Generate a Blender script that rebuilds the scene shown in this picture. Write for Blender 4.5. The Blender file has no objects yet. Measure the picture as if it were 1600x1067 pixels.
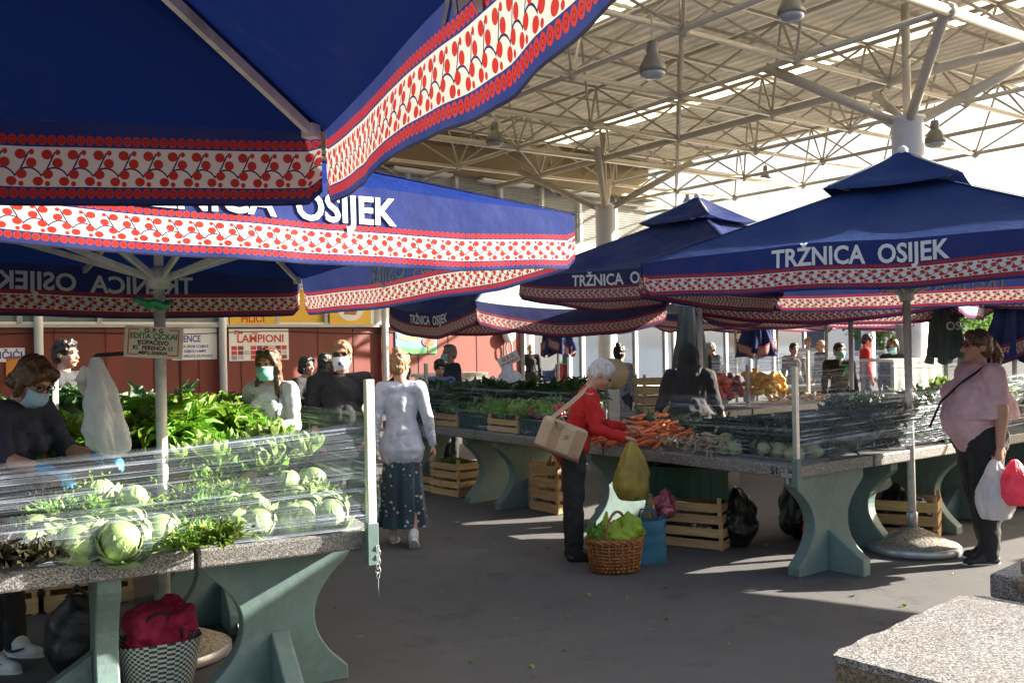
import bpy, bmesh, math, random
from mathutils import Vector, Matrix, noise
C = bpy.context.scene.collection
R = math.radians
rng = random.Random(7)
# ------------------------------------------------------------------ camera, world, sun, exposure
F_PX, CAM, ROLL, PITCH = 1450.0, Vector((0, 0, 1.68)), R(1.1), math.atan(6.5 / 1450)
_fw = Vector((0, math.cos(PITCH), math.sin(PITCH)))
_up0 = Vector((0, -math.sin(PITCH), math.cos(PITCH)))
_rt = Vector((1, 0, 0)) * math.cos(ROLL) - _up0 * math.sin(ROLL)
_up = Vector((1, 0, 0)) * math.sin(ROLL) + _up0 * math.cos(ROLL)
cam_d = bpy.data.cameras.new('camera'); cam = bpy.data.objects.new('camera', cam_d); C.objects.link(cam)
cam_d.sensor_width = 36; cam_d.lens = F_PX / 1600 * 36; cam_d.clip_start = .05; cam_d.clip_end = 600
M = Matrix((_rt, _up, -_fw)).transposed().to_4x4(); M.translation = CAM
cam.matrix_world = M
bpy.context.scene.camera = cam
SUN_EL, SUN_AZ = R(23), R(77)          # azimuth clockwise from +Y (the view direction)
w = bpy.data.worlds.new('World'); bpy.context.scene.world = w; w.use_nodes = True
nt = w.node_tree; bg = nt.nodes['Background']
sky = nt.nodes.new('ShaderNodeTexSky'); sky.sky_type = 'NISHITA'; sky.sun_disc = False
sky.sun_elevation = SUN_EL; sky.sun_rotation = SUN_AZ; sky.dust_density = 4.5; sky.air_density = 1.2
nt.links.new(sky.outputs[0], bg.inputs[0]); bg.inputs[1].default_value = .075
sl = bpy.data.lights.new('sun', 'SUN'); sl.energy = 5; sl.angle = R(.5); sl.color = (1, .92, .8)
so = bpy.data.objects.new('sun', sl); C.objects.link(so)
so.rotation_euler = (R(90) - SUN_EL, 0, -SUN_AZ + R(180))
sv = bpy.context.scene.view_settings
sv.view_transform = 'Standard'; sv.look = 'None'; sv.gamma = 1; sv.exposure = 2.2
cy = bpy.context.scene.cycles
cy.max_bounces = 8; cy.transparent_max_bounces = 16; cy.sample_clamp_indirect = 6
cy.caustics_reflective = False; cy.caustics_refractive = False

def at(x, y, Y):                         # a pixel of the photograph at a depth -> a point of the place
    r = _fw + _rt * ((x - 800) / F_PX) + _up * ((533.5 - y) / F_PX)
    return CAM + r * (Y / r.y)
def gnd(x, y, z=0.0):
    r = _fw + _rt * ((x - 800) / F_PX) + _up * ((533.5 - y) / F_PX)
    return CAM + r * ((z - CAM.z) / r.z)

# ------------------------------------------------------------------ mesh helpers
class MB:
    def __init__(s): s.v = []; s.f = []; s.mi = []; s.uv = {}
    def add(s, vs, fs, mi=0, uvs=None):
        o = len(s.v); s.v += [tuple(p) for p in vs]
        for k, f in enumerate(fs):
            if uvs: s.uv[len(s.f)] = [uvs[i] for i in f]
            s.f.append([i + o for i in f]); s.mi.append(mi)
    def box(s, c, d, mi=0, rz=0, M=None):
        x, y, z = (q / 2 for q in d); m = M or Matrix.Rotation(rz, 3, 'Z'); c = Vector(c)
        vs = [c + m @ Vector((a * x, b * y, e * z)) for e in (-1, 1) for b in (-1, 1) for a in (-1, 1)]
        s.add(vs, [(0, 2, 3, 1), (4, 5, 7, 6), (0, 1, 5, 4), (2, 6, 7, 3), (0, 4, 6, 2), (1, 3, 7, 5)], mi)
    def beam(s, p, q, w, h, mi=0, upv=(0, 0, 1)):
        p = Vector(p); q = Vector(q); d = (q - p); L = d.length; d.normalize(); u = Vector(upv)
        a = d.cross(u)
        if a.length < 1e-4: a = d.cross(Vector((1, 0, 0)))
        a.normalize(); b = a.cross(d)
        s.box((p + q) / 2, (L, w, h), mi, M=Matrix((d, a, b)).transposed())
    def tube(s, pts, r, n=8, mi=0, caps=True, closed=False):
        pts = [Vector(p) for p in pts]; N = len(pts)
        rs = r if isinstance(r, (list, tuple)) else [r] * N
        vs = []; prev = None
        for i, p in enumerate(pts):
            d = (pts[(i + 1) % N] - pts[i - 1]) if closed else (pts[min(i + 1, N - 1)] - pts[max(i - 1, 0)])
            if d.length < 1e-9: d = Vector((0, 0, 1))
            d.normalize()
            if prev is None:
                a = d.cross(Vector((0, 0, 1)))
                if a.length < 1e-3: a = d.cross(Vector((1, 0, 0)))
            else: a = prev - d * prev.dot(d)
            a.normalize(); prev = a; b = d.cross(a)
            for k in range(n):
                t = 2 * math.pi * k / n
                vs.append(p + (a * math.cos(t) + b * math.sin(t)) * rs[i])
        fs = []
        for i in range(N if closed else N - 1):
            for k in range(n):
                j = (i + 1) % N
                fs.append((i * n + k, i * n + (k + 1) % n, j * n + (k + 1) % n, j * n + k))
        if caps and not closed:
            fs.append(tuple(range(n))[::-1]); fs.append(tuple(range((N - 1) * n, N * n)))
        s.add(vs, fs, mi)
    def lathe(s, prof, n=24, c=(0, 0, 0), mi=0, sx=1, sy=1):
        c = Vector(c); vs = []; fs = []
        for r, z in prof:
            for k in range(n):
                t = 2 * math.pi * k / n; vs.append(c + Vector((r * math.cos(t) * sx, r * math.sin(t) * sy, z)))
        for i in range(len(prof) - 1):
            for k in range(n): fs.append((i * n + k, i * n + (k + 1) % n, (i + 1) * n + (k + 1) % n, (i + 1) * n + k))
        if prof[0][0] > 1e-6: fs.append(tuple(range(n))[::-1])
        if prof[-1][0] > 1e-6: fs.append(tuple(range((len(prof) - 1) * n, len(prof) * n)))
        s.add(vs, fs, mi)
    def grid(s, fn, nu, nv, mi=0, uv=None):
        vs = []; uvs = []
        for j in range(nv + 1):
            for i in range(nu + 1):
                u, v = i / nu, j / nv; vs.append(fn(u, v)); uvs.append(uv(u, v) if uv else (u, v))
        fs = [(j * (nu + 1) + i, j * (nu + 1) + i + 1, (j + 1) * (nu + 1) + i + 1, (j + 1) * (nu + 1) + i) for j in range(nv) for i in range(nu)]
        s.add(vs, fs, mi, uvs)
    def prism(s, poly, fn, t0, t1, mi=0):       # poly: 2D outline, fn(x, y, t) -> point
        n = len(poly); vs = [fn(x, y, t0) for x, y in poly] + [fn(x, y, t1) for x, y in poly]
        fs = [tuple(range(n))[::-1], tuple(range(n, 2 * n))] + [(i, (i + 1) % n, n + (i + 1) % n, n + i) for i in range(n)]
        s.add(vs, fs, mi)
    def ball(s, c, r, sub=2, amp=0, fr=3, mi=0, M=None, seed=0):
        b = bmesh.new(); bmesh.ops.create_icosphere(b, subdivisions=sub, radius=1)
        r = Vector(r) if not isinstance(r, (int, float)) else Vector((r, r, r)); c = Vector(c); vs = []
        for v in b.verts:
            p = v.co.copy()
            if amp: p *= 1 + amp * noise.noise(p * fr + Vector((seed * 7.3, seed, 0)))
            p = Vector((p.x * r.x, p.y * r.y, p.z * r.z))
            vs.append(c + (M @ p if M else p))
        s.add(vs, [[v.index for v in f.verts] for f in b.faces], mi); b.free()
    def capsule(s, p, q, r0, r1, flat=1.0, axis=None, n=14, m=4, mi=0):
        p = Vector(p); q = Vector(q); d = q - p; L = d.length
        if L < 1e-6: d = Vector((0, 0, 1)); L = 1e-6
        d = d / L
        ax = Vector(axis) if axis is not None else Vector((0, 1, 0))
        a = ax - d * ax.dot(d)
        if a.length < 1e-3: a = d.cross(Vector((1, 0, 0)))
        a.normalize(); b = d.cross(a); ring = []
        for i in range(m + 1): t = -math.pi / 2 + math.pi / 2 * i / m; ring.append((p + d * (r0 * math.sin(t)), r0 * math.cos(t)))
        for i in range(m + 1): t = math.pi / 2 * i / m; ring.append((q + d * (r1 * math.sin(t)), r1 * math.cos(t)))
        vs = []
        for c, r in ring:
            r = max(r, 1e-4)
            for k in range(n): t = 2 * math.pi * k / n; vs.append(c + a * (r * flat * math.cos(t)) + b * (r * math.sin(t)))
        N = len(ring); fs = [(i * n + k, i * n + (k + 1) % n, (i + 1) * n + (k + 1) % n, (i + 1) * n + k) for i in range(N - 1) for k in range(n)]
        fs += [tuple(range(n))[::-1], tuple(range((N - 1) * n, N * n))]
        s.add(vs, fs, mi)
    def mesh(s, name, mats, smooth=False):
        me = bpy.data.meshes.new(name); me.from_pydata(s.v, [], s.f)
        for m in (mats if isinstance(mats, (list, tuple)) else [mats]): me.materials.append(m)
        me.polygons.foreach_set('material_index', s.mi)
        if s.uv:
            ul = me.uv_layers.new(name='uv')
            for p in me.polygons:
                us = s.uv.get(p.index)
                if us:
                    for li, t in zip(p.loop_indices, us): ul.data[li].uv = t
        if smooth: me.polygons.foreach_set('use_smooth', [True] * len(me.polygons))
        me.update(); return me
    def build(s, name, mats, parent=None, smooth=False, bevel=0, loc=None):
        o = bpy.data.objects.new(name, s.mesh(name, mats, smooth)); C.objects.link(o)
        if parent: o.parent = parent
        if loc: o.location = loc
        if bevel:
            m = o.modifiers.new('bevel', 'BEVEL'); m.width = bevel; m.segments = 2; m.limit_method = 'ANGLE'; m.angle_limit = R(40)
        return o
def tag(o, label=None, cat=None, group=None, kind=None):
    if label: o['label'] = label
    if cat: o['category'] = cat
    if group: o['group'] = group
    if kind: o['kind'] = kind
    return o
def thing(name, label, cat, loc=(0, 0, 0), rz=0, group=None):
    o = bpy.data.objects.new(name, None); C.objects.link(o); o.location = loc; o.rotation_euler = (0, 0, rz); o.empty_display_size = .1
    return tag(o, label, cat, group)
def dup(o, parent=None, label=None, loc=None, rot=None, scale=None, **kw):
    c = o.copy(); C.objects.link(c)
    if parent: c.parent = parent
    if label: c['label'] = label
    if loc is not None: c.location = loc
    if rot is not None: c.rotation_euler = rot
    if scale is not None: c.scale = scale if hasattr(scale, '__len__') else (scale,) * 3
    for ch in list(o.children): dup(ch, c)
    return c
def rotM(d, upv=(0, 0, 1)):                 # matrix whose Z axis points along d
    z = Vector(d).normalized(); x = Vector(upv).cross(z)
    if x.length < 1e-3: x = Vector((1, 0, 0)).cross(z)
    x.normalize(); return Matrix((x, z.cross(x), z)).transposed()
REMESH = []
def organic(o, vox, smooth=4, disp=0, dscale=.1, facets=False):
    m = o.modifiers.new('r', 'REMESH'); m.mode = 'VOXEL'; m.voxel_size = vox; m.use_smooth_shade = True
    if smooth: m = o.modifiers.new('s', 'SMOOTH'); m.iterations = smooth; m.factor = .5
    if disp:
        key = 'clouds%.3f' % dscale
        t = bpy.data.textures.get(key)
        if not t: 
            t = bpy.data.textures.new(key, 'MARBLE' if dscale in (.11, .13) else 'CLOUDS'); t.noise_scale = dscale * (1.6 if dscale in (.11, .13) else 1); t.noise_depth = 2
            if dscale in (.11, .13): t.turbulence = 14; t.marble_type = 'SOFT'
        m = o.modifiers.new('d', 'DISPLACE'); m.texture = t; m.strength = disp; m.mid_level = .5; m.texture_coords = 'LOCAL'
    REMESH.append(o); return o

# ------------------------------------------------------------------ materials
def N(nt, t, **kw):
    n = nt.nodes.new(t)
    for k, v in kw.items(): setattr(n, k, v)
    return n
def new_mat(name):
    m = bpy.data.materials.new(name); m.use_nodes = True; nt = m.node_tree
    return m, nt, nt.nodes['Principled BSDF']
def math_(nt, op, a, b=None, c=None, clamp=False):
    n = N(nt, 'ShaderNodeMath', operation=op); n.use_clamp = clamp
    for i, q in enumerate((a, b, c)):
        if q is None: continue
        if isinstance(q, (int, float)): n.inputs[i].default_value = q
        else: nt.links.new(q, n.inputs[i])
    return n.outputs[0]
def mixc(nt, f, a, b):
    n = N(nt, 'ShaderNodeMix', data_type='RGBA')
    for s, q in ((0, f), (6, a), (7, b)):
        if isinstance(q, (int, float)): n.inputs[s].default_value = q
        elif isinstance(q, tuple): n.inputs[s].default_value = q + (1,)
        else: nt.links.new(q, n.inputs[s])
    return n.outputs[2]
def noise_(nt, scale, detail=4, rough=.55, vec=None, dim='3D'):
    n = N(nt, 'ShaderNodeTexNoise'); n.inputs['Scale'].default_value = scale; n.inputs['Detail'].default_value = detail; n.inputs['Roughness'].default_value = rough
    if vec: nt.links.new(vec, n.inputs['Vector'])
    return n
def coords(nt, out='Object', scale=None):
    t = N(nt, 'ShaderNodeTexCoord').outputs[out]
    if scale:
        m = N(nt, 'ShaderNodeMapping'); m.inputs['Scale'].default_value = scale; nt.links.new(t, m.inputs[0]); t = m.outputs[0]
    return t
def ramp(nt, fac, stops):
    r = N(nt, 'ShaderNodeValToRGB'); e = r.color_ramp.elements
    while len(e) < len(stops): e.new(.5)
    for k, (p, c) in enumerate(stops): e[k].position = p; e[k].color = (c if len(c) == 4 else c + (1,))
    nt.links.new(fac, r.inputs[0]); return r.outputs[0]
def bump_(nt, h, strength, dist, b):
    n = N(nt, 'ShaderNodeBump'); n.inputs['Strength'].default_value = strength; n.inputs['Distance'].default_value = dist
    nt.links.new(h, n.inputs['Height']); nt.links.new(n.outputs[0], b.inputs['Normal'])
def pm(name, c, rough=.6, var=.25, scale=6, bump=0, bscale=60, metal=0, spec=.5, dirt=None, dscale=3, trans=0, sss=0, rnd=0, stretch=None, sheen=0, coat=0):
    m, nt, b = new_mat(name)
    v = coords(nt, 'Object', stretch)
    n = noise_(nt, scale, 5, .6, v)
    lo = tuple(max(0, q * (1 - var)) for q in c); hi = tuple(min(1, q * (1 + var)) for q in c)
    col = ramp(nt, n.outputs[0], [(.28, lo), (.72, hi)])
    if rnd:
        oi = N(nt, 'ShaderNodeObjectInfo'); h = N(nt, 'ShaderNodeHueSaturation')
        nt.links.new(math_(nt, 'MULTIPLY_ADD', oi.outputs['Random'], rnd, 1 - rnd / 2), h.inputs['Value'])
        nt.links.new(math_(nt, 'MULTIPLY_ADD', oi.outputs['Random'], rnd * .08, .5 - rnd * .04), h.inputs['Hue'])
        nt.links.new(col, h.inputs['Color']); col = h.outputs[0]
    if dirt:
        d = noise_(nt, dscale, 6, .7, v)
        col = mixc(nt, ramp(nt, d.outputs[0], [(.5, (0, 0, 0)), (.68, (.8, .8, .8))]), col, dirt)
    nt.links.new(col, b.inputs['Base Color'])
    b.inputs['Roughness'].default_value = rough; b.inputs['Metallic'].default_value = metal; b.inputs['Specular IOR Level'].default_value = spec
    if sheen: b.inputs['Sheen Weight'].default_value = sheen
    if coat: b.inputs['Coat Weight'].default_value = coat
    if sss: b.inputs['Subsurface Weight'].default_value = sss; b.inputs['Subsurface Radius'].default_value = (.02, .01, .006); b.inputs['Subsurface Scale'].default_value = .6
    if bump:
        bn = noise_(nt, bscale, 5, .6, v); bump_(nt, bn.outputs[0], bump, .01, b)
    if trans:
        tr = N(nt, 'ShaderNodeBsdfTranslucent'); nt.links.new(col, tr.inputs[0]); mx = N(nt, 'ShaderNodeMixShader'); mx.inputs[0].default_value = trans
        nt.links.new(b.outputs[0], mx.inputs[1]); nt.links.new(tr.outputs[0], mx.inputs[2]); nt.links.new(mx.outputs[0], nt.nodes['Material Output'].inputs[0])
    return m
def terrazzo(name, chips, scale=150, rough=.45, pits=0):
    m, nt, b = new_mat(name); v = coords(nt)
    vo = N(nt, 'ShaderNodeTexVoronoi'); vo.inputs['Scale'].default_value = scale; nt.links.new(v, vo.inputs['Vector'])
    sp = N(nt, 'ShaderNodeSeparateColor'); nt.links.new(vo.outputs['Color'], sp.inputs[0])
    col = ramp(nt, sp.outputs[0], chips)
    n = noise_(nt, 5, 5, .7, v); col = mixc(nt, ramp(nt, n.outputs[0], [(.45, (0, 0, 0)), (.8, (.55, .55, .55))]), col, (.16, .14, .11))
    nt.links.new(col, b.inputs['Base Color']); b.inputs['Roughness'].default_value = rough
    n2 = noise_(nt, 90 if not pits else 45, 4, .7, v); bump_(nt, n2.outputs[0], .25 if not pits else 1, .004 if not pits else .02, b)
    return m
def fabric(name, c, worn=0, wornc=(.25, .27, .3), transl=.35):
    m, nt, b = new_mat(name); v = coords(nt)
    n = noise_(nt, 2.2, 6, .65, v); col = mixc(nt, math_(nt, 'MULTIPLY', n.outputs[0], .5), c, tuple(q * .7 for q in c))
    st_ = noise_(nt, 5, 7, .75, coords(nt, 'Object', (1, 1, .35))); col = mixc(nt, ramp(nt, st_.outputs[0], [(.56, (0, 0, 0)), (.74, (.4, .4, .4))]), col, tuple(.5 * q + .035 for q in c))
    if worn:
        n2 = noise_(nt, 1.3, 7, .7, v); col = mixc(nt, math_(nt, 'MULTIPLY', ramp(nt, n2.outputs[0], [(.35, (0, 0, 0)), (.75, (1, 1, 1))]), worn), col, wornc)
    nt.links.new(col, b.inputs['Base Color']); b.inputs['Roughness'].default_value = .6; b.inputs['Specular IOR Level'].default_value = .1; b.inputs['IOR'].default_value = 1.2
    w1 = noise_(nt, 2.5, 4, .6, coords(nt, 'Object', (1, 1, .5))); w2 = noise_(nt, 700, 2, .5, v); bump_(nt, math_(nt, 'MULTIPLY_ADD', w2.outputs[0], .02, w1.outputs[0]), .6, .06, b)
    tr = N(nt, 'ShaderNodeBsdfTranslucent'); nt.links.new(col, tr.inputs[0])
    mx = N(nt, 'ShaderNodeMixShader'); mx.inputs[0].default_value = transl
    nt.links.new(b.outputs[0], mx.inputs[1]); nt.links.new(tr.outputs[0], mx.inputs[2]); nt.links.new(mx.outputs[0], nt.nodes['Material Output'].inputs[0])
    return m
def cherry_band(name, blue, red, white, worn=0, wornc=(.3, .28, .26), transl=.35):
    """printed valance: uv.x metres along, uv.y 0 (top) .. 1 (hem)"""
    m, nt, b = new_mat(name); uvn = N(nt, 'ShaderNodeTexCoord').outputs['UV']
    s = N(nt, 'ShaderNodeSeparateXYZ'); nt.links.new(uvn, s.inputs[0]); U, V = s.outputs[0], s.outputs[1]
    H = .19
    tx = math_(nt, 'DIVIDE', U, .081)
    ty = math_(nt, 'DIVIDE', math_(nt, 'SUBTRACT', V, .17), .56)
    cb = N(nt, 'ShaderNodeCombineXYZ'); nt.links.new(tx, cb.inputs[0]); nt.links.new(ty, cb.inputs[1]); P = cb.outputs[0]
    def ell(cx, cy, rx, ry, src=P):
        a = N(nt, 'ShaderNodeVectorMath', operation='SUBTRACT'); nt.links.new(src, a.inputs[0]); a.inputs[1].default_value = (cx, cy, 0)
        w_ = N(nt, 'ShaderNodeVectorMath', operation='WRAP'); nt.links.new(a.outputs[0], w_.inputs[0]); w_.inputs[1].default_value = (.5, 50, .5); w_.inputs[2].default_value = (-.5, -50, -.5)
        q = N(nt, 'ShaderNodeVectorMath', operation='MULTIPLY'); nt.links.new(w_.outputs[0], q.inputs[0]); q.inputs[1].default_value = (1 / rx, 1 / ry, 0)
        l = N(nt, 'ShaderNodeVectorMath', operation='LENGTH'); nt.links.new(q.outputs[0], l.inputs[0]); return l.outputs['Value']
    def mx_(a, b_): return math_(nt, 'MAXIMUM', a, b_)
    dots = None
    for e in ((.42, .19, .21, .125), (.02, .4, .2, .125), (.0, .13, .1, .07), (.4, .68, .2, .12), (.78, .86, .2, .115), (.42, .92, .1, .065)):
        k = math_(nt, 'LESS_THAN', ell(*e), 1); dots = k if dots is None else mx_(dots, k)
    arc = ell(.15, 1.02, .62, .5); vine = math_(nt, 'COMPARE', arc, 1, .045)
    up_ = math_(nt, 'LESS_THAN', ty, .98); vine = math_(nt, 'MULTIPLY', vine, up_)
    # stalk from the small cherry down to the vine
    d = math_(nt, 'SUBTRACT', math_(nt, 'WRAP', math_(nt, 'SUBTRACT', tx, .3), .5, -.5), math_(nt, 'MULTIPLY', math_(nt, 'SUBTRACT', ty, .38), .75))
    st = math_(nt, 'MULTIPLY', math_(nt, 'COMPARE', d, 0, .035), math_(nt, 'MULTIPLY', math_(nt, 'GREATER_THAN', ty, .12), math_(nt, 'LESS_THAN', ty, .6)))
    col = mixc(nt, mx_(vine, st), white, tuple(q * .6 for q in blue)); col = mixc(nt, dots, col, red)
    inb = math_(nt, 'MULTIPLY', math_(nt, 'GREATER_THAN', ty, 0), math_(nt, 'LESS_THAN', ty, 1))
    col = mixc(nt, inb, blue, col)
    cb2 = N(nt, 'ShaderNodeCombineXYZ'); nt.links.new(math_(nt, 'DIVIDE', U, .03), cb2.inputs[0]); nt.links.new(math_(nt, 'DIVIDE', math_(nt, 'MULTIPLY', V, H), .03), cb2.inputs[1])
    for cy_ in (.075, .82):
        r_ = ell(0, cy_ * H / .03, .46, .46, cb2.outputs[0])
        col = mixc(nt, math_(nt, 'LESS_THAN', r_, 1), col, red); col = mixc(nt, math_(nt, 'COMPARE', r_, .42, .1), col, tuple(q * .35 for q in red))
    col = mixc(nt, math_(nt, 'GREATER_THAN', V, .965), col, tuple(q * .15 for q in blue))
    if worn:
        n2 = noise_(nt, 4, 6, .7, coords(nt)); col = mixc(nt, math_(nt, 'MULTIPLY', ramp(nt, n2.outputs[0], [(.3, (.4, .4, .4)), (.7, (1, 1, 1))]), worn), col, wornc)
    nt.links.new(col, b.inputs['Base Color']); b.inputs['Roughness'].default_value = .6; b.inputs['Specular IOR Level'].default_value = .1; b.inputs['IOR'].default_value = 1.2
    w1 = noise_(nt, 9, 3, .5, coords(nt)); bump_(nt, w1.outputs[0], .3, .02, b)
    tr = N(nt, 'ShaderNodeBsdfTranslucent'); nt.links.new(col, tr.inputs[0])
    mx = N(nt, 'ShaderNodeMixShader'); mx.inputs[0].default_value = transl
    nt.links.new(b.outputs[0], mx.inputs[1]); nt.links.new(tr.outputs[0], mx.inputs[2]); nt.links.new(mx.outputs[0], nt.nodes['Material Output'].inputs[0])
    return m
MT = {}
MT['asphalt'] = None
def mk_asphalt():
    m, nt, b = new_mat('asphalt'); v = coords(nt)
    n1 = noise_(nt, .9, 7, .65, v); n2 = noise_(nt, 160, 3, .7, v); n3 = noise_(nt, 7, 6, .75, v)
    col = ramp(nt, n1.outputs[0], [(.3, (.09, .088, .086)), (.7, (.128, .124, .12))])
    col = mixc(nt, math_(nt, 'MULTIPLY', ramp(nt, n3.outputs[0], [(.55, (0, 0, 0)), (.72, (1, 1, 1))]), .45), col, (.06, .058, .058))
    col = mixc(nt, math_(nt, 'MULTIPLY', n2.outputs[0], .55), col, (.085, .082, .082))
    vo = N(nt, 'ShaderNodeTexVoronoi'); vo.inputs['Scale'].default_value = 1.7; nt.links.new(v, vo.inputs['Vector'])
    spots = math_(nt, 'LESS_THAN', vo.outputs['Distance'], .035)
    col = mixc(nt, math_(nt, 'MULTIPLY', spots, .5), col, (.2, .19, .18))
    wv = N(nt, 'ShaderNodeTexVoronoi', feature='DISTANCE_TO_EDGE'); wv.inputs['Scale'].default_value = .32; dn = N(nt, 'ShaderNodeVectorMath', operation='MULTIPLY_ADD'); nt.links.new(n3.outputs['Color'], dn.inputs[0]); dn.inputs[1].default_value = (.5, .5, .5); nt.links.new(v, dn.inputs[2]); nt.links.new(dn.outputs[0], wv.inputs['Vector'])
    col = mixc(nt, math_(nt, 'MULTIPLY', math_(nt, 'LESS_THAN', wv.outputs['Distance'], .003), .35), col, (.045, .043, .044))
    n4 = noise_(nt, 2.3, 5, .75, v); col = mixc(nt, ramp(nt, n4.outputs[0], [(.56, (0, 0, 0)), (.66, (.55, .55, .55))]), col, (.05, .046, .045)); col = mixc(nt, ramp(nt, n4.outputs[0], [(.3, (.25, .25, .25)), (.42, (0, 0, 0))]), col, (.17, .165, .16))
    nt.links.new(col, b.inputs['Base Color']); b.inputs['Roughness'].default_value = .8
    bump_(nt, n2.outputs[0], .5, .004, b); return m
MT['asphalt'] = mk_asphalt()
BLUE = (.009, .025, .15)
MT['canopy'] = fabric('blue_canopy_fabric', BLUE, .08, (.015, .045, .25), transl=.07)
MT['canopy_faded'] = fabric('faded_blue_canopy_fabric', (.014, .033, .13), .5, (.045, .065, .13), transl=.07)
MT['canopy_painted_sun'] = fabric('painted_sun_canopy_fabric', (.38, .42, .47), .5, (.5, .52, .52), transl=.25)  # direct sun on the far parasol, painted as near-white fabric
MT['canopy_old'] = fabric('weathered_canopy_fabric', (.018, .028, .12), .55, (.12, .14, .19), transl=.22)
MT['canopy_grey'] = fabric('bleached_canopy_fabric', (.05, .075, .13), .8, (.2, .22, .22), transl=.2)
MT['band'] = cherry_band('cherry_band', BLUE, (.42, .02, .014), (.62, .6, .56), .1, (.3, .28, .28), transl=.18)
MT['band_old'] = cherry_band('weathered_cherry_band', (.02, .03, .13), (.42, .03, .03), (.55, .48, .42), .22, (.2, .17, .16), transl=.3)
MT['white_print'] = pm('white_print', (.78, .78, .78), .6, .06, trans=.3)
MT['white_metal'] = pm('white_painted_metal', (.62, .62, .58), .4, .1, 9, dirt=(.35, .33, .28), dscale=6)
MT['grey_metal'] = pm('grey_steel', (.4, .41, .42), .35, .2, 12, metal=.6)
MT['concrete_base'] = terrazzo('exposed_pebble_concrete', [(.1, (.12, .1, .08)), (.5, (.3, .26, .2)), (.9, (.42, .38, .32))], 110, .8, 1)
MT['terrazzo'] = terrazzo('terrazzo_slab', [(.05, (.03, .03, .03)), (.35, (.12, .12, .12)), (.6, (.22, .215, .21)), (.85, (.4, .39, .37))], 240)
MT['rough_edge'] = terrazzo('broken_concrete_edge', [(.1, (.13, .105, .07)), (.5, (.22, .18, .12)), (.9, (.3, .25, .18))], 170, .9, 1)
MT['green_paint'] = pm('sage_green_paint', (.125, .195, .185), .55, .22, 2.5, bump=.25, bscale=22, dirt=(.19, .235, .22), dscale=16)
MT['roof_tan'] = pm('roof_sheet_tan', (.5, .445, .35), .6, .16, 1.5, dirt=(.33, .28, .2), dscale=.8, trans=.05)
MT['steel_cream'] = pm('cream_painted_steel', (.47, .42, .33), .5, .15, 2, dirt=(.34, .28, .2), dscale=2)
MT['column_white'] = pm('white_column_paint', (.62, .62, .62), .5, .08, 2, dirt=(.4, .4, .38), dscale=2)
# ------------------------------------------------------------------ ground
g = MB(); g.box((0, 0, -.1), (500, 500, .2)); tag(g.build('ground', MT['asphalt']), kind='structure')

# ------------------------------------------------------------------ market hall: roof, trusses, columns
TH = R(35.3); U2 = Vector((math.cos(TH), math.sin(TH), 0)); U1 = Vector((-math.sin(TH), math.cos(TH), 0))
def rp(a, b, z): return U1 * a + U2 * b + Vector((0, 0, z))
ZL, ZU, ZS = 6.45, 7.75, 8.0
A0, A1, B0, B1, CELL = 7.0, 44.2, -16.6, 23.9, 2.7
roof = thing('market_roof', 'wide cream steel space-frame roof with skylight strips over the market', 'roof')
def sheet(a0, a1, b0, b1, name, m, per=.3):
    k = MB(); n = int(round((b1 - b0) / per)); prof = []
    for i in range(n):
        b = b0 + (b1 - b0) * i / n; d = (b1 - b0) / n
        prof += [(b, 0), (b + d * .35, 0), (b + d * .5, .03), (b + d * .85, .03)]
    prof.append((b1, 0)); vs = []; fs = []
    for b, z in prof: vs += [rp(a0, b, ZS + z), rp(a1, b, ZS + z)]
    for i in range(len(prof) - 1): fs.append((2 * i, 2 * i + 1, 2 * i + 3, 2 * i + 2))
    k.add(vs, fs); return k.build(name, m, roof)
MT['skylight'] = pm('yellowed_translucent_sheet', (.7, .66, .52), .4, .08, 2, trans=.55)
strips = [(-11.0, -10), (-5.4, -4.4), (.4, 1.4), (5.6, 6.6), (11.0, 12), (17.4, 18.4)]
b = B0
for s0, s1 in strips:
    sheet(A0, A1, b, s0, 'roof_sheet', MT['roof_tan']); sheet(A0, A1, s0, s1, 'skylight', MT['skylight'], .28); b = s1
sheet(A0, A1, b, B1, 'roof_sheet', MT['roof_tan'])
na = int((A1 - A0) / CELL); nb = int(round((B1 - B0) / CELL))
def chord(p, q, r, name='chord', n=7): k = MB(); k.tube([p, q], r, n); return k.build(name, MT['steel_cream'], roof, True)
for j in range(nb + 1): b = B0 + j * CELL; chord(rp(A0 + .3, b, ZL), rp(A1, b, ZL), .05 if j % 4 else .085)
for i in range(na + 1): a = A0 + .3 + i * CELL; chord(rp(a, B0, ZL - .02), rp(a, B1, ZL - .02), .05 if i % 4 else .08)
for j in range(nb): b = B0 + (j + .5) * CELL; chord(rp(A0 + .3, b, ZU), rp(A1, b, ZU), .045, 'upper_chord')
for i in range(na): a = A0 + .3 + (i + .5) * CELL; chord(rp(a, B0, ZU + .02), rp(a, B1, ZU + .02), .045, 'upper_chord')
for i in range(na + 1):
    k = MB(); a = A0 + .3 + i * CELL
    for j in range(nb + 1):
        bb = B0 + j * CELL
        for da in (-.5, .5):
            for db in (-.5, .5):
                if 0 <= i + da <= na and 0 <= j + db <= nb: k.tube([rp(a, bb, ZL), rp(a + da * CELL, bb + db * CELL, ZU)], .027, 5, caps=False)
        k.ball(rp(a, bb, ZL), .13, 1)
        if i < na and j < nb and (i + j) % 2: k.tube([rp(a, bb, ZL), rp(a + CELL, bb + CELL, ZL)], .025, 5, caps=False)
    k.build('truss_web', MT['steel_cream'], roof, True)
for i in range(int((A1 - A0) / 2.7)):
    k = MB(); a = A0 + .4 + i * 2.7; k.beam(rp(a, B0, ZS - .07), rp(a, B1, ZS - .05), .04, .06); k.build('purlin', MT['steel_cream'], roof)
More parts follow.
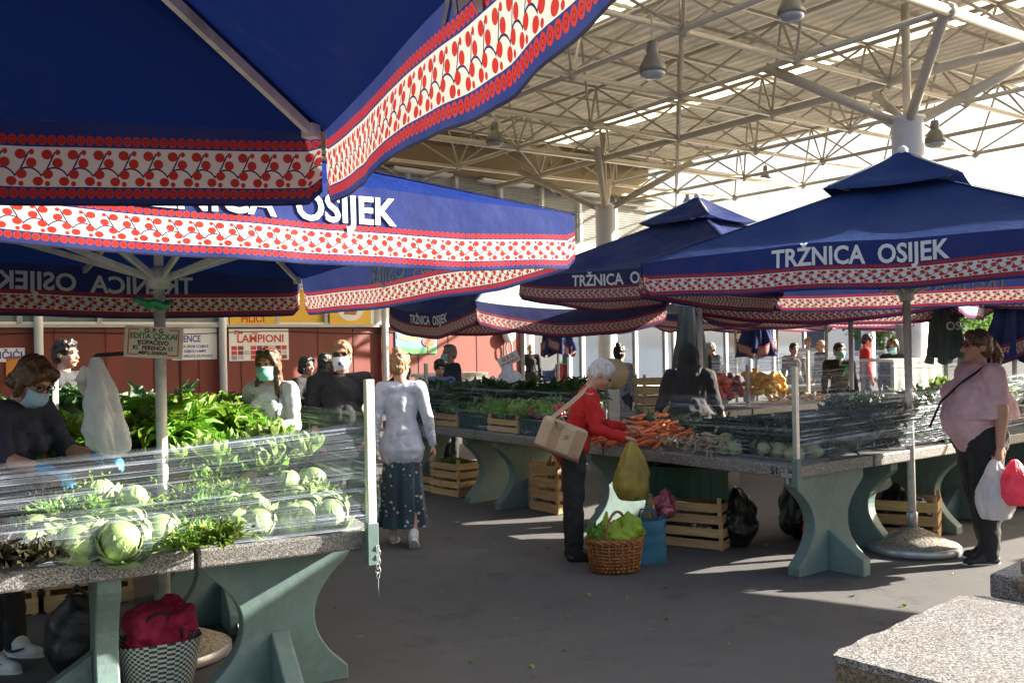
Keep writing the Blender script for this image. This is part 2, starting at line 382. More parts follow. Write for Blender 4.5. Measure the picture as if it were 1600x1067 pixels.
def column(x, y, zt, label, r=.26):
    t = thing('hall_column', label, 'column', (x, y, 0), TH, 'round columns under the market roof')
    k = MB(); k.lathe([(r + .05, 0), (r + .05, .12), (r, .14), (r, zt), (r + .03, zt + .01), (r + .03, zt + .06), (.05, zt + .07)], 32); k.build('shaft', MT['column_white'], t, True)
    for sa in (-1, 1):
        for sb in (-1, 1):
            k = MB(); k.tube([(sa * .16, sb * .16, zt + .02), (sa * 1.65, sb * 1.65, ZL)], .085, 10); k.build('strut', MT['steel_cream'], t, True)
    k = MB(); k.tube([(0, 0, zt), (0, 0, ZL + .9)], .07, 10); k.build('strut', MT['steel_cream'], t, True)
column(6.81, 15.8, 5.37, 'near white round column right of the market with spread struts on top')
column(2.57, 25.0, 5.34, 'far white round column in front of the glass shopfront')
column(14.2, 37, 5.34, 'distant white round column behind the far stalls')
MT['lamp_shell'] = pm('grey_lamp_shell', (.2, .19, .16), .45, .2, 5, dirt=(.12, .1, .07), dscale=5)
MT['lamp_glass'] = pm('lamp_glass', (.3, .33, .35), .15, .1, 5)
for i, (x, y, Y, lab) in enumerate([(1020, 112, 13.5, 'large grey bell lamp hanging in the middle of the roof'), (1236, 22, 13.5, 'bell lamp at the top edge of the picture'), (773, 222, 21, 'bell lamp hanging left above the bright blue parasol'),
        (1197, 280, 30, 'small bell lamp hanging far off before the bright sky'), (1461, 222, 19, 'bell lamp hanging just right of the near column'), (1075, 318, 36, 'tiny farthest bell lamp above the grey parasol cap')]):
    p = at(x, y, Y); t = thing('hanging_lamp', lab, 'lamp', p, 0, 'bell lamps hanging from the roof')
    t.scale = (.72, .72, .72); k = MB(); k.lathe([(.02, .62), (.1, .6), (.13, .42), (.11, .36), (.17, .3), (.27, .08), (.29, -.02), (.27, -.02)], 20); k.build('shade', MT['lamp_shell'], t, True)
    k = MB(); k.lathe([(.265, -.02), (.25, -.1), (.15, -.15), (.01, -.16)], 20); k.build('lens', MT['lamp_glass'], t, True)
    k = MB(); k.tube([(0, 0, .6), (0, 0, max(.7, (ZL - p.z) / .72))], .02, 6); k.build('stem', MT['steel_cream'], t)

# ------------------------------------------------------------------ lettering
_txt = {}
def text2d(s, size, bold=True):
    key = (s, size)
    if key not in _txt:
        cu = bpy.data.curves.new('t', 'FONT'); cu.body = s; cu.size = size; cu.align_x = 'CENTER'; cu.fill_mode = 'BOTH'; cu.resolution_u = 3
        if bold: cu.offset = size * .026
        o = bpy.data.objects.new('t', cu); C.objects.link(o)
        dg = bpy.context.evaluated_depsgraph_get(); me = bpy.data.meshes.new_from_object(o.evaluated_get(dg))
        _txt[key] = ([v.co.copy() for v in me.vertices], [list(p.vertices) for p in me.polygons])
        bpy.data.objects.remove(o); bpy.data.curves.remove(cu); bpy.data.meshes.remove(me)
    return _txt[key]
def put_text(k, s, size, fn, mi=0, sx=1.0, cuts=0):
    vs, fs = text2d(s, size)
    if cuts:
        b = bmesh.new(); bv = [b.verts.new(v) for v in vs]
        for f in fs:
            try: b.faces.new([bv[i] for i in f])
            except ValueError: pass
        for i in range(cuts): bmesh.ops.bisect_plane(b, geom=b.verts[:] + b.edges[:] + b.faces[:], plane_co=(0, -.25 * size + 1.3 * size * i / cuts, 0), plane_no=(0, 1, 0), dist=1e-5)
        b.verts.index_update(); vs = [v.co.copy() for v in b.verts]; fs = [[v.index for v in f.verts] for f in b.faces]; b.free()
    k.add([fn(v.x * sx, v.y) for v in vs], fs, mi)

# ------------------------------------------------------------------ parasols
SIDES = [((0, -1), (1, 0)), ((1, 0), (0, 1)), ((0, 1), (-1, 0)), ((-1, 0), (0, -1))]
def parasol(label, bx, by, ze, yaw, tx, ty, a, v, cm, bm, sag=.1, droop=.03, rise=.6, seed=1, detail=1, text=True, tshift=0, vf=.37, ext=.24, tsx=1.0, cap=True, pale=None, mid=True, group='blue market parasols'):
    Mr = (Matrix.Rotation(ty, 4, 'Y') @ Matrix.Rotation(tx, 4, 'X') @ Matrix.Rotation(yaw, 4, 'Z')); Mr.translation = (bx, by, 0)
    t = thing('market_parasol', label, 'parasol', group=group); t.matrix_world = Mr
    rv = .3
    def surf(k, s, h, off=0):
        n, tg = SIDES[k]; half = a + (rv - a) * h; z = ze + rise * h - sag * math.sin(math.pi * min(h, 1)) * (1 - s * s) - droop * (1 - s * s) * (1 - h) + off
        wr = .012 * noise.noise(Vector((s * 2.3 + k * 5, h * 3, seed * 3.1))) * (1 - abs(s)) * 2
        return Vector((n[0] * half + tg[0] * s * half, n[1] * half + tg[1] * s * half, z + wr))
    c = MB()
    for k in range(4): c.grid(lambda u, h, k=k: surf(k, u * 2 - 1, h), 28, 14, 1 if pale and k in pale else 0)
    can = c.build('canopy', [MT[cm], MT['canopy_painted_sun']] if pale else MT[cm], t, True)
    c = MB()
    for k in range(4): c.grid(lambda u, h, k=k: surf(k, 1, h * .985, .006) + Vector((SIDES[k][0][0] + SIDES[k][1][0], SIDES[k][0][1] + SIDES[k][1][1], 0)) * .003 + Vector((SIDES[k][0][0] - SIDES[k][1][0], SIDES[k][0][1] - SIDES[k][1][1], 0)) * (u - .5) * .022 + Vector((0, 0, -.004 * abs(u - .5))), 2, 16)
    c.build('hip_seam', MT['canopy_old'], t, True)
    m = can.modifiers.new('w', 'WELD'); m.merge_threshold = .002
    for k in range(4):
        n, tg = SIDES[k]
        def val(u, q, k=k, n=n, tg=tg):
            s = (u * 2 - 1) * .992; e = surf(k, s, 0)
            ww = q * (.022 * math.sin(s * 5 + k * 1.7 + seed) + .05 * noise.noise(Vector((s * 2.6, k * 4 + seed, .5))) + .015 * noise.noise(Vector((s * 9, k * 4 + seed, 7.5)))) + .004 * q
            dr = v * (1 + ext * (1 - s * s)) * (1 + .03 * noise.noise(Vector((s * 3, seed, k)))); edge = (1 - abs(s)) * a
            if edge < .06: dr *= 1 - .28 * (1 - edge / .06) ** 2
            return Vector((e.x + n[0] * ww, e.y + n[1] * ww, e.z - dr * q))
        c = MB(); c.grid(val, 60, 10, uv=lambda u, q: ((u * 2 - 1) * a, 1 - (1 - q) * (1 + ext * (1 - (u * 2 - 1) ** 2)) / (1 - vf))); c.build('valance', MT[bm], t, True)
        if text is True or text == k:
            c = MB()
            for off in (.008, -.008):
                def tp(x, y, k=k, off=off):
                    s_ = (x + tshift) / a; e_ = 1 + ext * max(0, 1 - s_ * s_); q = 1 - (1 - vf) / e_ - .015 - y / (v * e_)
                    if q >= 0: p = val(((x + tshift) / a + 1) / 2, q)
                    else: p = surf(k, (x + tshift) / a, -q * v / a)
                    return p + Vector((SIDES[k][0][0] * off, SIDES[k][0][1] * off, off * .5))
                put_text(c, 'TRŽNICA  OSIJEK', .17, tp, 0, tsx, 14)
            c.build('lettering', MT['white_print'], t)
    if cap:
        c = MB(); hc = .5; zb = ze + rise - .01
        for k in range(4):
            n, tg = SIDES[k]
            def cp(u, h, n=n, tg=tg):
                s = u * 2 - 1; half = hc * (1 - h) + .03 * h; z = zb + .3 * h - .05 * (1 - s * s) * math.sin(math.pi * h) - (0 if h > .12 else .035 * (1 - s * s))
                return Vector((n[0] * half + tg[0] * s * half, n[1] * half + tg[1] * s * half, z))
            c.grid(cp, 12, 8)
        c.build('vent_cap', MT[cm], t, True)
        c = MB()
        for k in range(4):
            n, tg = SIDES[k]; d = Vector((n[0] + tg[0], n[1] + tg[1], 0))
            c.tube([d * .3 + Vector((0, 0, zb - .02)), d * .46 + Vector((0, 0, zb + .02)), Vector((0, 0, zb + .3))], .012, 6)
        c.lathe([(.04, zb + .27), (.04, zb + .33), (.02, zb + .35), (.001, zb + .36)], 12)
        c.build('cap_frame', MT['white_metal'], t, True)
    zh = ze - .23
    k = MB(); k.lathe([(.03, .2), (.03, zh)], 20); k.lathe([(.025, zh), (.025, ze + rise + .2)], 16); k.build('pole', MT['white_metal'], t, True)
    k = MB(); k.lathe([(.05, zh - .06), (.06, zh - .03), (.06, zh + .03), (.04, zh + .06)], 16)
    k.build('hub', MT['white_metal'], t, True)
    k = MB(); k.lathe([(.345, 0), (.35, .012), (.35, .05), (.34, .06)], 48); k.build('base_rim', MT['grey_metal'], t, True)
    k = MB(); k.lathe([(.338, .03), (.335, .062), (.2, .12), (.06, .185), (.04, .19)], 48); k.build('base', MT['concrete_base'], t, True)
    k = MB(); k.lathe([(.042, .17), (.042, .3), (.036, .31)], 16); k.build('socket', MT['grey_metal'], t, True)
    for q in range(8):
        if q % 2 == 0 and not mid: continue
        if q % 2 == 0: d = Vector(SIDES[q // 2][0]).to_3d(); L = a * .97
        else: d = (Vector(SIDES[q // 2][0]) + Vector(SIDES[q // 2][1])).to_3d(); L = a * .985
        top = Vector((0, 0, ze + rise - .08)) + d * .05
        def rib(f, d=d, q=q): 
            h = 1 - f; s = 0 if q % 2 == 0 else 1
            z = ze + rise * h - (sag * math.sin(math.pi * h) + droop * (1 - h) if q % 2 == 0 else 0) - .035
            return d * (a + (rv - a) * h) * .985 + Vector((0, 0, z))
        k = MB(); k.beam(top, rib(.12), .022, .036)
        for z_ in range(8): k.beam(rib(.12 + .86 * z_ / 8), rib(.12 + .86 * (z_ + 1) / 8), .022, .036)
        if q % 2: k.box(rib(.97), (.05, .05, .05), rz=R(45))
        k.build('rib', MT['white_metal'], t)
        k = MB(); k.beam(d.normalized() * .05 + Vector((0, 0, zh)), rib(.52) - Vector((0, 0, .02)), .02, .032); k.build('strut', MT['white_metal'], t)
    return t
parasol('nearest blue parasol, its underside and printed hem filling the upper left of the picture', -1.55, 1.48, 2.5, R(22), 0, 0, 1.55, .277, 'canopy', 'band', seed=1, sag=.07, droop=.03, rise=.62, mid=False, text=1, tshift=-.58, vf=.13, ext=.05)
parasol('unseen blue parasol right of the camera, added to shade the foreground', 5.95, 5.4, 2.27, -.595, 0, 0, 1.55, .28, 'canopy', 'band', seed=21, text=False)  # this and the next three parasols are out of view, added to cast shade
parasol('unseen blue parasol past the woman in pink, added to shade the ground', 8.3, 10.3, 2.3, R(31), 0, 0, 1.5, .28, 'canopy', 'band', seed=22, text=False)
parasol('second unseen blue parasol farther right of the camera, added for its shade', 8.75, 3.5, 2.27, -.595, 0, 0, 1.55, .28, 'canopy', 'band', seed=23, text=False)
parasol('second unseen blue parasol farther right past the woman in pink, added for its shade', 10.9, 7.6, 2.2, R(31), 0, 0, 1.55, .28, 'canopy', 'band', seed=24, text=False)
p2_ = parasol('bright blue sunlit parasol over the cabbage stall with a green ribbon on its white pole', -1.943, 5.13, 2.328, .67, -.034, -.014, 1.659, .29, 'canopy', 'band', seed=2, sag=.1, droop=-.02, rise=.52, tshift=-.12)
parasol('large blue parasol at the right, its round pebble base beside the woman in pink', 3.141, 7.349, 2.269, -.595, -.017, .002, 1.563, .26, 'canopy_faded', 'band', seed=3, sag=.09, droop=-.03, tsx=.85)
parasol('dark weathered parasol with grey cap half hidden behind the large right one', 2.229, 11.012, 2.506, -.802, -.007, .003, 1.507, .276, 'canopy_old', 'band_old', seed=4, sag=.14, droop=.05)
parasol('low faded parasol with wavy sides coloured white for sunlight in front of the red wall', .15, 13.7, 2.3, -1.075, .025, .003, 1.5, .3, 'canopy_old', 'band_old', seed=5, sag=.3, droop=.12, rise=.75, pale=(1, 2), text=0)  # two sides carry sunlight in their fabric colour
for lab, x, Y, ze, yaw, sd, cm in [('blue parasol whose white pole stands behind the onion sacks', 1330, 12.2, 2.3, -.6, 6, 'canopy'), ('dusty parasol seen edge on beyond the onion sacks, pole left of the masked man', 1292, 16.5, 2.3, -.8, 7, 'canopy_grey'),
        ('sagging bleached parasol far back behind the closed parasols', 1150, 21, 2.35, -.5, 8, 'canopy_grey'), ('blue parasol at the right edge behind the woman in pink', 1700, 12.5, 2.42, -.75, 9, 'canopy_old'), ('grey canvas parasol far back over the man in red', 1390, 24, 2.3, -.4, 10, 'canopy_grey'),
        ('far bleached parasol near the pale column', 1215, 27, 2.35, -.9, 11, 'canopy_grey')]:
    q = at(x, 560, Y); parasol(lab, q.x, q.y, ze, yaw, 0, 0, 1.5, .28, cm, 'band_old' if cm != 'canopy' else 'band', seed=sd, sag=.16, droop=.08, text=sd in (6, 9))
MT['canopy_drab'] = fabric('drab_canopy_fabric', (.1, .15, .15), .6, (.3, .33, .34))
def closed_parasol(label, x, Y, cm, bm, ztop=2.9, zbot=1.45, r=.2, seed=0):
    p = at(x, 560, Y); t = thing('closed_parasol', label, 'parasol', (p.x, p.y, 0), seed, 'folded market parasols')
    k = MB(); k.lathe([(.03, .1), (.03, ztop + .15)], 12); k.build('pole', MT['white_metal'], t, True)
    k = MB(); k.lathe([(.32, 0), (.32, .05), (.1, .13), (.05, .15)], 24); k.build('base', MT['concrete_base'], t, True)
    def cl(u, h):
        th = 2 * math.pi * u; z = ztop + (zbot - ztop) * h; f = .05 + r * h ** .8 * (1 + .32 * math.sin(6 * th + 3 * h + seed) + .15 * math.sin(13 * th + seed))
        if h > .85: z += .05 * math.sin(4 * th + seed)
        return Vector((f * math.cos(th), f * math.sin(th), z))
    k = MB(); k.grid(cl, 64, 16); k.build('canopy', MT[cm], t, True)
    if seed == 4:
        k = MB(); put_text(k, 'OSI', .16, lambda x, y: Vector((x - .02, -(r + .13), y + 1.78))); o = k.build('lettering', MT['white_print'], t); o.rotation_euler.z = -seed
    if bm:
        for q in range(4):
            th = q * math.pi / 2 + .6
            k = MB(); k.grid(lambda u, h, th=th: Vector(((r * 1.25 + .05 * math.sin(6 * u)) * math.cos(th + (u - .5) * 1.4), (r * 1.25 + .05 * math.sin(6 * u)) * math.sin(th + (u - .5) * 1.4), zbot + .24 - h * .24 + .2 * (u - .5) * (1 if q % 2 else -1))), 14, 4, uv=lambda u, h: (u * .9, h))
            k.build('hem', MT[bm], t, True)
closed_parasol('folded navy parasol with printed hem before the glass shopfront', 872, 20, 'canopy_old', 'band_old', 2.75, 1.5, .27, 1)
closed_parasol('folded drab grey-green parasol beside the white pole', 1078, 15, 'canopy_drab', None, 2.6, 1.28, .2, 2)
closed_parasol('folded blue parasol with printed hem behind the wooden crates', 1182, 19, 'canopy_old', 'band_old', 2.5, 1.4, .3, 3)
closed_parasol('folded dark parasol with white letters behind the woman in pink', 1478, 13, 'canopy_drab', None, 2.55, 1.35, .19, 4)
closed_parasol('folded blue parasol with printed hem at the right edge', 1585, 12, 'canopy_old', 'band_old', 2.6, 1.35, .28, 5)

# ------------------------------------------------------------------ building behind
MT['red_ink'] = pm('red_lettering', (.5, .02, .02), .5, .05); MT['blue_ink'] = pm('blue_lettering', (.02, .06, .4), .5, .05); MT['black_ink'] = pm('black_lettering', (.015, .015, .015), .6, .05); MT['green_ink'] = pm('green_lettering', (.02, .22, .08), .6, .05)
WS = Vector((-10.5, 19, 0)); WD = Vector((.7507, .6606, 0)); WN = Vector((.6606, -.7507, 0)); WR = math.atan2(WD.y, WD.x)
bd = thing('market_building', 'long market building with red lower wall and shuttered windows above', 'building', WS, WR)
def wb(k, s0, s1, z0, z1, d0, d1, mi=0): k.box(((s0 + s1) / 2, -(d0 + d1) / 2, (z0 + z1) / 2), (s1 - s0, d1 - d0, z1 - z0), mi)   # local x along the wall, -y out of it
MT['red_wall'] = pm('brick_red_wall', (.17, .033, .024), .7, .2, .7, dirt=(.12, .045, .035), dscale=1.2, stretch=(1, 1, .3))
MT['white_wall'] = pm('white_wall', (.6, .6, .58), .7, .08, 1)
MT['white_frame'] = pm('white_frame', (.72, .74, .76), .4, .06, 2)
MT['dull_glass'] = pm('dull_window_pane', (.16, .19, .19), .12, .4, .8, spec=.6)
MT['yellow'] = pm('yellow_panel', (.72, .43, .02), .5, .08, 2)
MT['brown_fascia'] = pm('brown_fascia', (.2, .15, .09), .6, .15, 1)
MT['louver'] = pm('grey_louver', (.42, .42, .4), .5, .1, 2)
MT['sign_white'] = pm('white_sign_board', (.72, .72, .7), .5, .05, 2)
k = MB(); wb(k, -30, 14.4, 0, 2.25, -.3, 0); k.build('lower_wall', MT['red_wall'], bd)
for q in range(-12, 14):
    k = MB(); wb(k, q * 1.05 - .012, q * 1.05 + .012, .25, 2.24, 0, .012); k.build('panel_seam', pm('seam_red', (.1, .02, .015), .7) if q == -12 else bpy.data.materials['seam_red'], bd)
k = MB(); wb(k, -30, 14.4, 0, .25, 0, .03); k.build('plinth', MT['concrete_base'], bd)
k = MB(); k.tube([(x_, -.03, 2.12 + .03 * math.sin(x_ * 1.3)) for x_ in [i * .5 for i in range(-20, 29)]], .014, 6); k.build('cable', MT['black_ink'], bd, True)
k = MB(); wb(k, -30, 14.4, 2.25, 3.3, -.3, -.06); wb(k, -30, 14.4, 3.3, 5.0, -.3, 0); wb(k, 14.4, 20, 3.1, 5, -.3, 0); k.build('upper_wall', MT['white_wall'], bd)
k = MB(); wb(k, -30, 14.4, 2.25, 2.32, 0, .12); wb(k, -30, 14.4, 3.24, 3.3, 0, .05); k.build('ledge', MT['louver'], bd)
k = MB(); wb(k, -30, 20.4, 6.6, 7.3, -.3, .5); wb(k, -30, 20.4, 7.3, 8, -.3, .1); k.build('fascia', MT['brown_fascia'], bd)
k = MB()
for s in range(-6, 6): wb(k, s * 3.1 + .2, s * 3.1 + 2.2, 6.5, 6.58, .15, .45)
k.build('tube_light', MT['white_frame'], bd)
for s in range(-8, 12):
    x = s * 1.7; k = MB(); wb(k, x - .06, x + .06, 5.0, 6.6, 0, .1); k.build('mullion', MT['white_frame'], bd)
    k = MB()
    for q in range(20): k.box((x + .85, .02, 5.05 + q * .08), (1.58, .02, .075), M=Matrix.Rotation(R(35), 3, 'X'))
    k.build('shutter', MT['louver'], bd)
pane_s = [-6.6, -4.4, -2.2, -.05, 1.45, 3.05, 4.65, 6.3]
def s_at(px):     # distance along the wall where the photo column px meets it
    m = (px - 800) / F_PX; return (m * WS.y - WS.x) / (WD.x - m * WD.y)
cols = [-300, -180, -60, 33, 55, 155, 335, 430, 505, 585]
def win(s0, s1, m, name='window'):
    f = MB(); wb(f, s0 - .05, s0 + .05, 2.32, 3.24, 0, .08); wb(f, s1 - .05, s1 + .05, 2.32, 3.24, 0, .08); wb(f, s0, s1, 2.32, 2.37, 0, .06); wb(f, s0, s1, 3.19, 3.24, 0, .06)
    o = f.build('window', MT['white_frame'], bd); k = MB(); wb(k, s0, s1, 2.35, 3.2, -.05, -.01); k.build('pane', m, o)
edges = [-500, -420, -330, -240, -150, -60, 30, 155, 250, 345]
for x0, x1 in zip(edges[:-1], edges[1:]): win(s_at(x0), s_at(x1), MT['dull_glass'])
ys = [352, 432, 508, 580]
for x0, x1 in zip(ys[:-1], ys[1:]): win(s_at(x0), s_at(x1), MT['yellow'], 'panel')
def wsign(name, label, x0, x1, y0, y1, m, d=.03, cat='sign'):
    """a flat board on the wall; returns object + painter fn(u, v) in metres from its lower left"""
    s0, s1 = s_at(x0), s_at(x1); sm = (s0 + s1) / 2; Y = WS.y + WD.y * sm; hz = 540 - ((x0 + x1) / 2 - 800) * .0192
    z1 = CAM.z + (hz - y0) / F_PX * Y; z0 = CAM.z + (hz - y1) / F_PX * Y
    t = thing(name, label, cat, WS + WD * s0 + WN * .0 + Vector((0, 0, z0)), WR)
    k = MB(); k.box(((s1 - s0) / 2, -d / 2 - .005, (z1 - z0) / 2), (s1 - s0, d, z1 - z0)); k.build('board', m, t, bevel=.004)
    return t, s1 - s0, z1 - z0, lambda u, v, d=d: Vector((u, -d - .009, v))
def letters(t, W, H, fn, s, u, v, size, m, sx=1):
    k = MB(); put_text(k, s, size, lambda x, y: fn(u + x, v + y), 0, sx); k.build('lettering', MT[m], t)
t, W, H, fn = wsign('poultry_sign', 'yellow panel lettered in red DOMAĆI PILIĆI', 357, 428, 472, 507, MT['yellow'], .09)
letters(t, W, H, fn, 'DOMAĆI', W / 2, H * .56, H * .42, 'red_ink', 1.1); letters(t, W, H, fn, 'PILIĆI', W / 2, H * .1, H * .42, 'red_ink', 1.1)
t, W, H, fn = wsign('hen_sign', 'yellow panel with a round hen emblem', 513, 577, 455, 507, MT['yellow'], .09)
k = MB(); k.prism([(W / 2 + .33 * W * math.cos(q * .2618), H * .5 + .4 * H * math.sin(q * .2618)) for q in range(24)], lambda x, y, e: Vector((x, e, y)), -.101, -.096); k.build('emblem', MT['sign_white'], t)
k = MB(); k.prism([(W * .33, H * .3), (W * .62, H * .28), (W * .7, H * .5), (W * .6, H * .55), (W * .58, H * .75), (W * .5, H * .78), (W * .48, H * .6), (W * .36, H * .52)], lambda x, y, e: Vector((x, e, y)), -.106, -.101); k.build('hen', pm('hen_brown', (.35, .14, .03), .6), t)
t, W, H, fn = wsign('lantern_sign', 'white shop board lettered LAMPIONI above rows of red and grey goods', 357, 450, 514, 563, MT['sign_white'])
letters(t, W, H, fn, 'LAMPIONI', W * .52, H * .58, H * .34, 'red_ink', 1.05); letters(t, W, H, fn, 'ZM', W * .15, H * .83, H * .17, 'red_ink', 1.2); letters(t, W, H, fn, '- plus', W * .4, H * .83, H * .13, 'red_ink')
cols_ = [MT['red_ink'], MT['grey_metal'], pm('dusty_blue', (.2, .25, .35), .6), MT['sign_white'], pm('maroon', (.2, .02, .03), .6)]
k = MB()
for r_ in range(3):
    for c_ in range(9): k.box((W * (.08 + c_ * .105), -.036, H * (.1 + r_ * .15)), (W * .09, .006, H * .13), rng.randrange(5))
k.build('pictured_goods', cols_, t)
t, W, H, fn = wsign('goods_sign', 'white shop board with blue letters behind the hand-lettered sign', 268, 338, 512, 562, MT['sign_white'])
letters(t, W, H, fn, 'VIJENCE', W * .35, H * .56, H * .28, 'blue_ink', .8)
for q, s in enumerate(['ZA GROB I CVIJECE', 'SVIJECE I LAMPE', 'PVC VRECICE ZA POVRCE']): letters(t, W, H, fn, s, W * .5, H * (.38 - q * .15), H * .11, 'blue_ink', .9)
t, W, H, fn = wsign('cut_off_sign', 'white board lettered ČIĆ in blue at the left edge', -60, 38, 544, 566, MT['sign_white'])
letters(t, W, H, fn, 'PILIČIĆI', W * .66, H * .25, H * .7, 'blue_ink', 1.0)
t, W, H, fn = wsign('orange_poster', 'orange poster under the blue lettered board at left', 8, 45, 556, 600, pm('orange_paper', (.6, .22, .03), .6, .3, 3))
t, W, H, fn = wsign('landscape_poster', 'blue and green landscape poster with a round brown tree on the red wall', 617, 681, 515, 553, pm('poster_sky', (.12, .25, .6), .5, .5, 1.2))
k = MB(); k.prism([(0, 0), (W, 0), (W, H * .3), (W * .5, H * .22), (0, H * .34)], lambda x, y, e: Vector((x, e, y)), -.042, -.036); k.build('meadow', pm('poster_green', (.06, .25, .08), .6, .3), t)
k = MB(); k.prism([(W * .03, H * .85), (W * .3, H * .72), (W * .6, H * .74), (W * .6, H * .55), (W * .3, H * .55), (W * .03, H * .66)], lambda x, y, e: Vector((x, e, y)), -.048, -.043); k.build('ribbon', pm('poster_yellow', (.5, .5, .12), .6, .3), t)
k = MB(); k.prism([(W * .8 + W * .17 * math.cos(q * .5236), H * .5 + H * .22 * math.sin(q * .5236)) for q in range(12)], lambda x, y, e: Vector((x, e, y)), -.054, -.049); k.prism([(W * .77, 0), (W * .83, 0), (W * .82, H * .35), (W * .78, H * .35)], lambda x, y, e: Vector((x, e, y)), -.053, -.043); k.build('painted_tree', pm('poster_brown', (.28, .12, .06), .6, .5, 9), t)
for px_ in (58, 345, 598): 
    s = s_at(px_); k = MB(); k.tube([(0, 0, 0), (0, 0, 5)], .09, 12); o = k.build('downpipe', MT['white_frame'], None, True); o.location = WS + WD * s + WN * .12
    tag(o, {58: 'white drainpipe at the far left of the red wall', 345: 'white drainpipe between the lettered boards', 598: 'white drainpipe on the red wall behind the woman in grey'}[px_], 'drainpipe')
p = WS + WD * s_at(790) + WN * .1; t = thing('electric_meter', 'small round white meter on the end of the red wall', 'meter', p, WR)
k = MB(); k.tube([(0, 0, 2.0), (0, -.12, 2.0)], .22, 20); k.build('dial', MT['sign_white'], t, True)
k = MB(); k.tube([(.12 * math.cos(q), -.06, 1.6 + .22 * math.sin(q)) for q in [i * .5236 for i in range(12)]], .025, 6, closed=True); k.build('loop', MT['grey_metal'], t, True)
# glass shopfront to the right of the red wall
MT['glass'] = None
def mk_glass(name='shop_glass', tint=(.1, .14, .2)):
    m, nt, b = new_mat(name); b.inputs['Base Color'].default_value = tint + (1,); b.inputs['Roughness'].default_value = .05; b.inputs['Transmission Weight'].default_value = .45; b.inputs['IOR'].default_value = 1.45; b.inputs['Specular IOR Level'].default_value = .8
    return m
MT['glass'] = mk_glass()
S0 = 14.4; sf = thing('shopfront', 'white framed glass shopfront with teal fascia beyond the red wall', 'shopfront', WS + WD * S0, WR)
k = MB(); wb(k, 0, 16, 2.35, 3.1, -.3, .2); k.build('fascia', pm('teal_fascia', (.03, .17, .2), .5, .1), sf)
k = MB(); wb(k, 0, 16, 0, 3.1, -5, -4.8); wb(k, 0, 16, 0, .02, -4.8, -.1); k.build('back_wall', pm('shop_interior', (.06, .07, .08), .7, .5, .5), sf)
xs = [0, .35, 2.0, 2.6, 3.9, 5.2, 6.8, 7.3, 8.9, 10.4, 12, 13.6, 15.9]
for i, x in enumerate(xs):
    k = MB(); wb(k, x - .07, x + .07, 0, 2.35, 0, .1); k.build('frame', MT['white_frame'], sf)
k = MB(); wb(k, 0, 16, 2.27, 2.35, 0, .08); wb(k, 2.1, 16, .02, .45, 0, .06); k.build('frame', MT['white_frame'], sf)
for x0, x1 in zip(xs[2:-1], xs[3:]):
    k = MB(); wb(k, x0 + .08, x1 - .08, .46, 2.26, .02, .04); k.build('pane', MT['glass'], sf)
STK = [pm('stock_blue', (.1, .2, .5), .5), pm('stock_white', (.7, .7, .7), .5), pm('stock_green', (.05, .3, .15), .5), pm('stock_red', (.5, .08, .06), .5)]
for q in range(14):
    k = MB(); k.box((2.6 + rng.random() * 10, 1.0 + rng.random() * 2, .5 + rng.random() * .7), (.3 + rng.random() * 1.2, .4, .3 + rng.random() * 1.1), 0)
    k.build('stock', STK[q % 4], sf)
t, W, H, fn = wsign('yellow_shop_sign', 'small yellow board above the glass shopfront', 1028, 1056, 476, 492, MT['yellow'], .4)
# far side of the square
fb = thing('distant_building', 'pale sunlit building far behind the stalls', 'building', (26, 62, 0), R(12))
k = MB(); k.box((0, 4, 2.2), (46, 8, 4.4)); k.build('wall', pm('pale_render', (.72, .72, .74), .8, .06, .3), fb)
k = MB(); k.box((0, 4, 4.55), (47, 9, .3)); k.build('roof_slab', MT['grey_metal'], fb)
for q in range(10):
    o = MB(); o.box((-20 + q * 4.4, -.03, 1.6), (2.4, .06, 2.2)); f = o.build('window', MT['white_frame'], fb); o = MB(); o.box((-20 + q * 4.4, -.07, 1.6), (2.2, .03, 2.0)); o.build('pane', MT['glass'], f)
MT['leaf_far'] = pm('tree_leaf', (.1, .2, .03), .6, .5, 3, trans=.4); MT['bark'] = pm('bark', (.12, .09, .06), .9, .3, 8)
for i, (x, Y, h, lab) in enumerate([(1375, 46, 5, 'sunlit yellow-green tree behind the man in the red jacket'), (1420, 50, 6, 'leafy tree behind the near column'), (1500, 48, 5, 'leafy tree behind the woman in pink'), (1560, 55, 6, 'leafy tree at the far right of the square')]):
    p = at(x, 560, Y); t = thing('tree', lab, 'tree', (p.x, p.y, 0), 0, 'trees beyond the square')
    k = MB(); k.tube([(0, 0, 0), (.1, 0, 1.2), (0, .1, 2.4), (.2, 0, h * .8)], [.18, .14, .1, .04], 8); k.build('trunk', MT['bark'], t, True)
    k = MB(); r2 = random.Random(i)
    for q in range(2600):
        c = Vector((r2.gauss(0, 1), r2.gauss(0, 1), r2.gauss(0, .8))); c = c.normalized() * (r2.random() ** .4); 
        if noise.noise(c * 2.2 + Vector((i * 9, 0, 0))) < -.12: continue
        c = Vector((c.x * h * .42, c.y * h * .42, h * .62 + c.z * h * .38)); a = Vector((r2.gauss(0, 1), r2.gauss(0, 1), r2.gauss(0, 1))).normalized() * .12; b_ = a.cross(Vector((r2.random(), r2.random(), 1))).normalized() * .09
        k.add([c - a, c + b_, c + a, c - b_], [(0, 1, 2, 3)])
    k.build('crown', MT['leaf_far'], t)

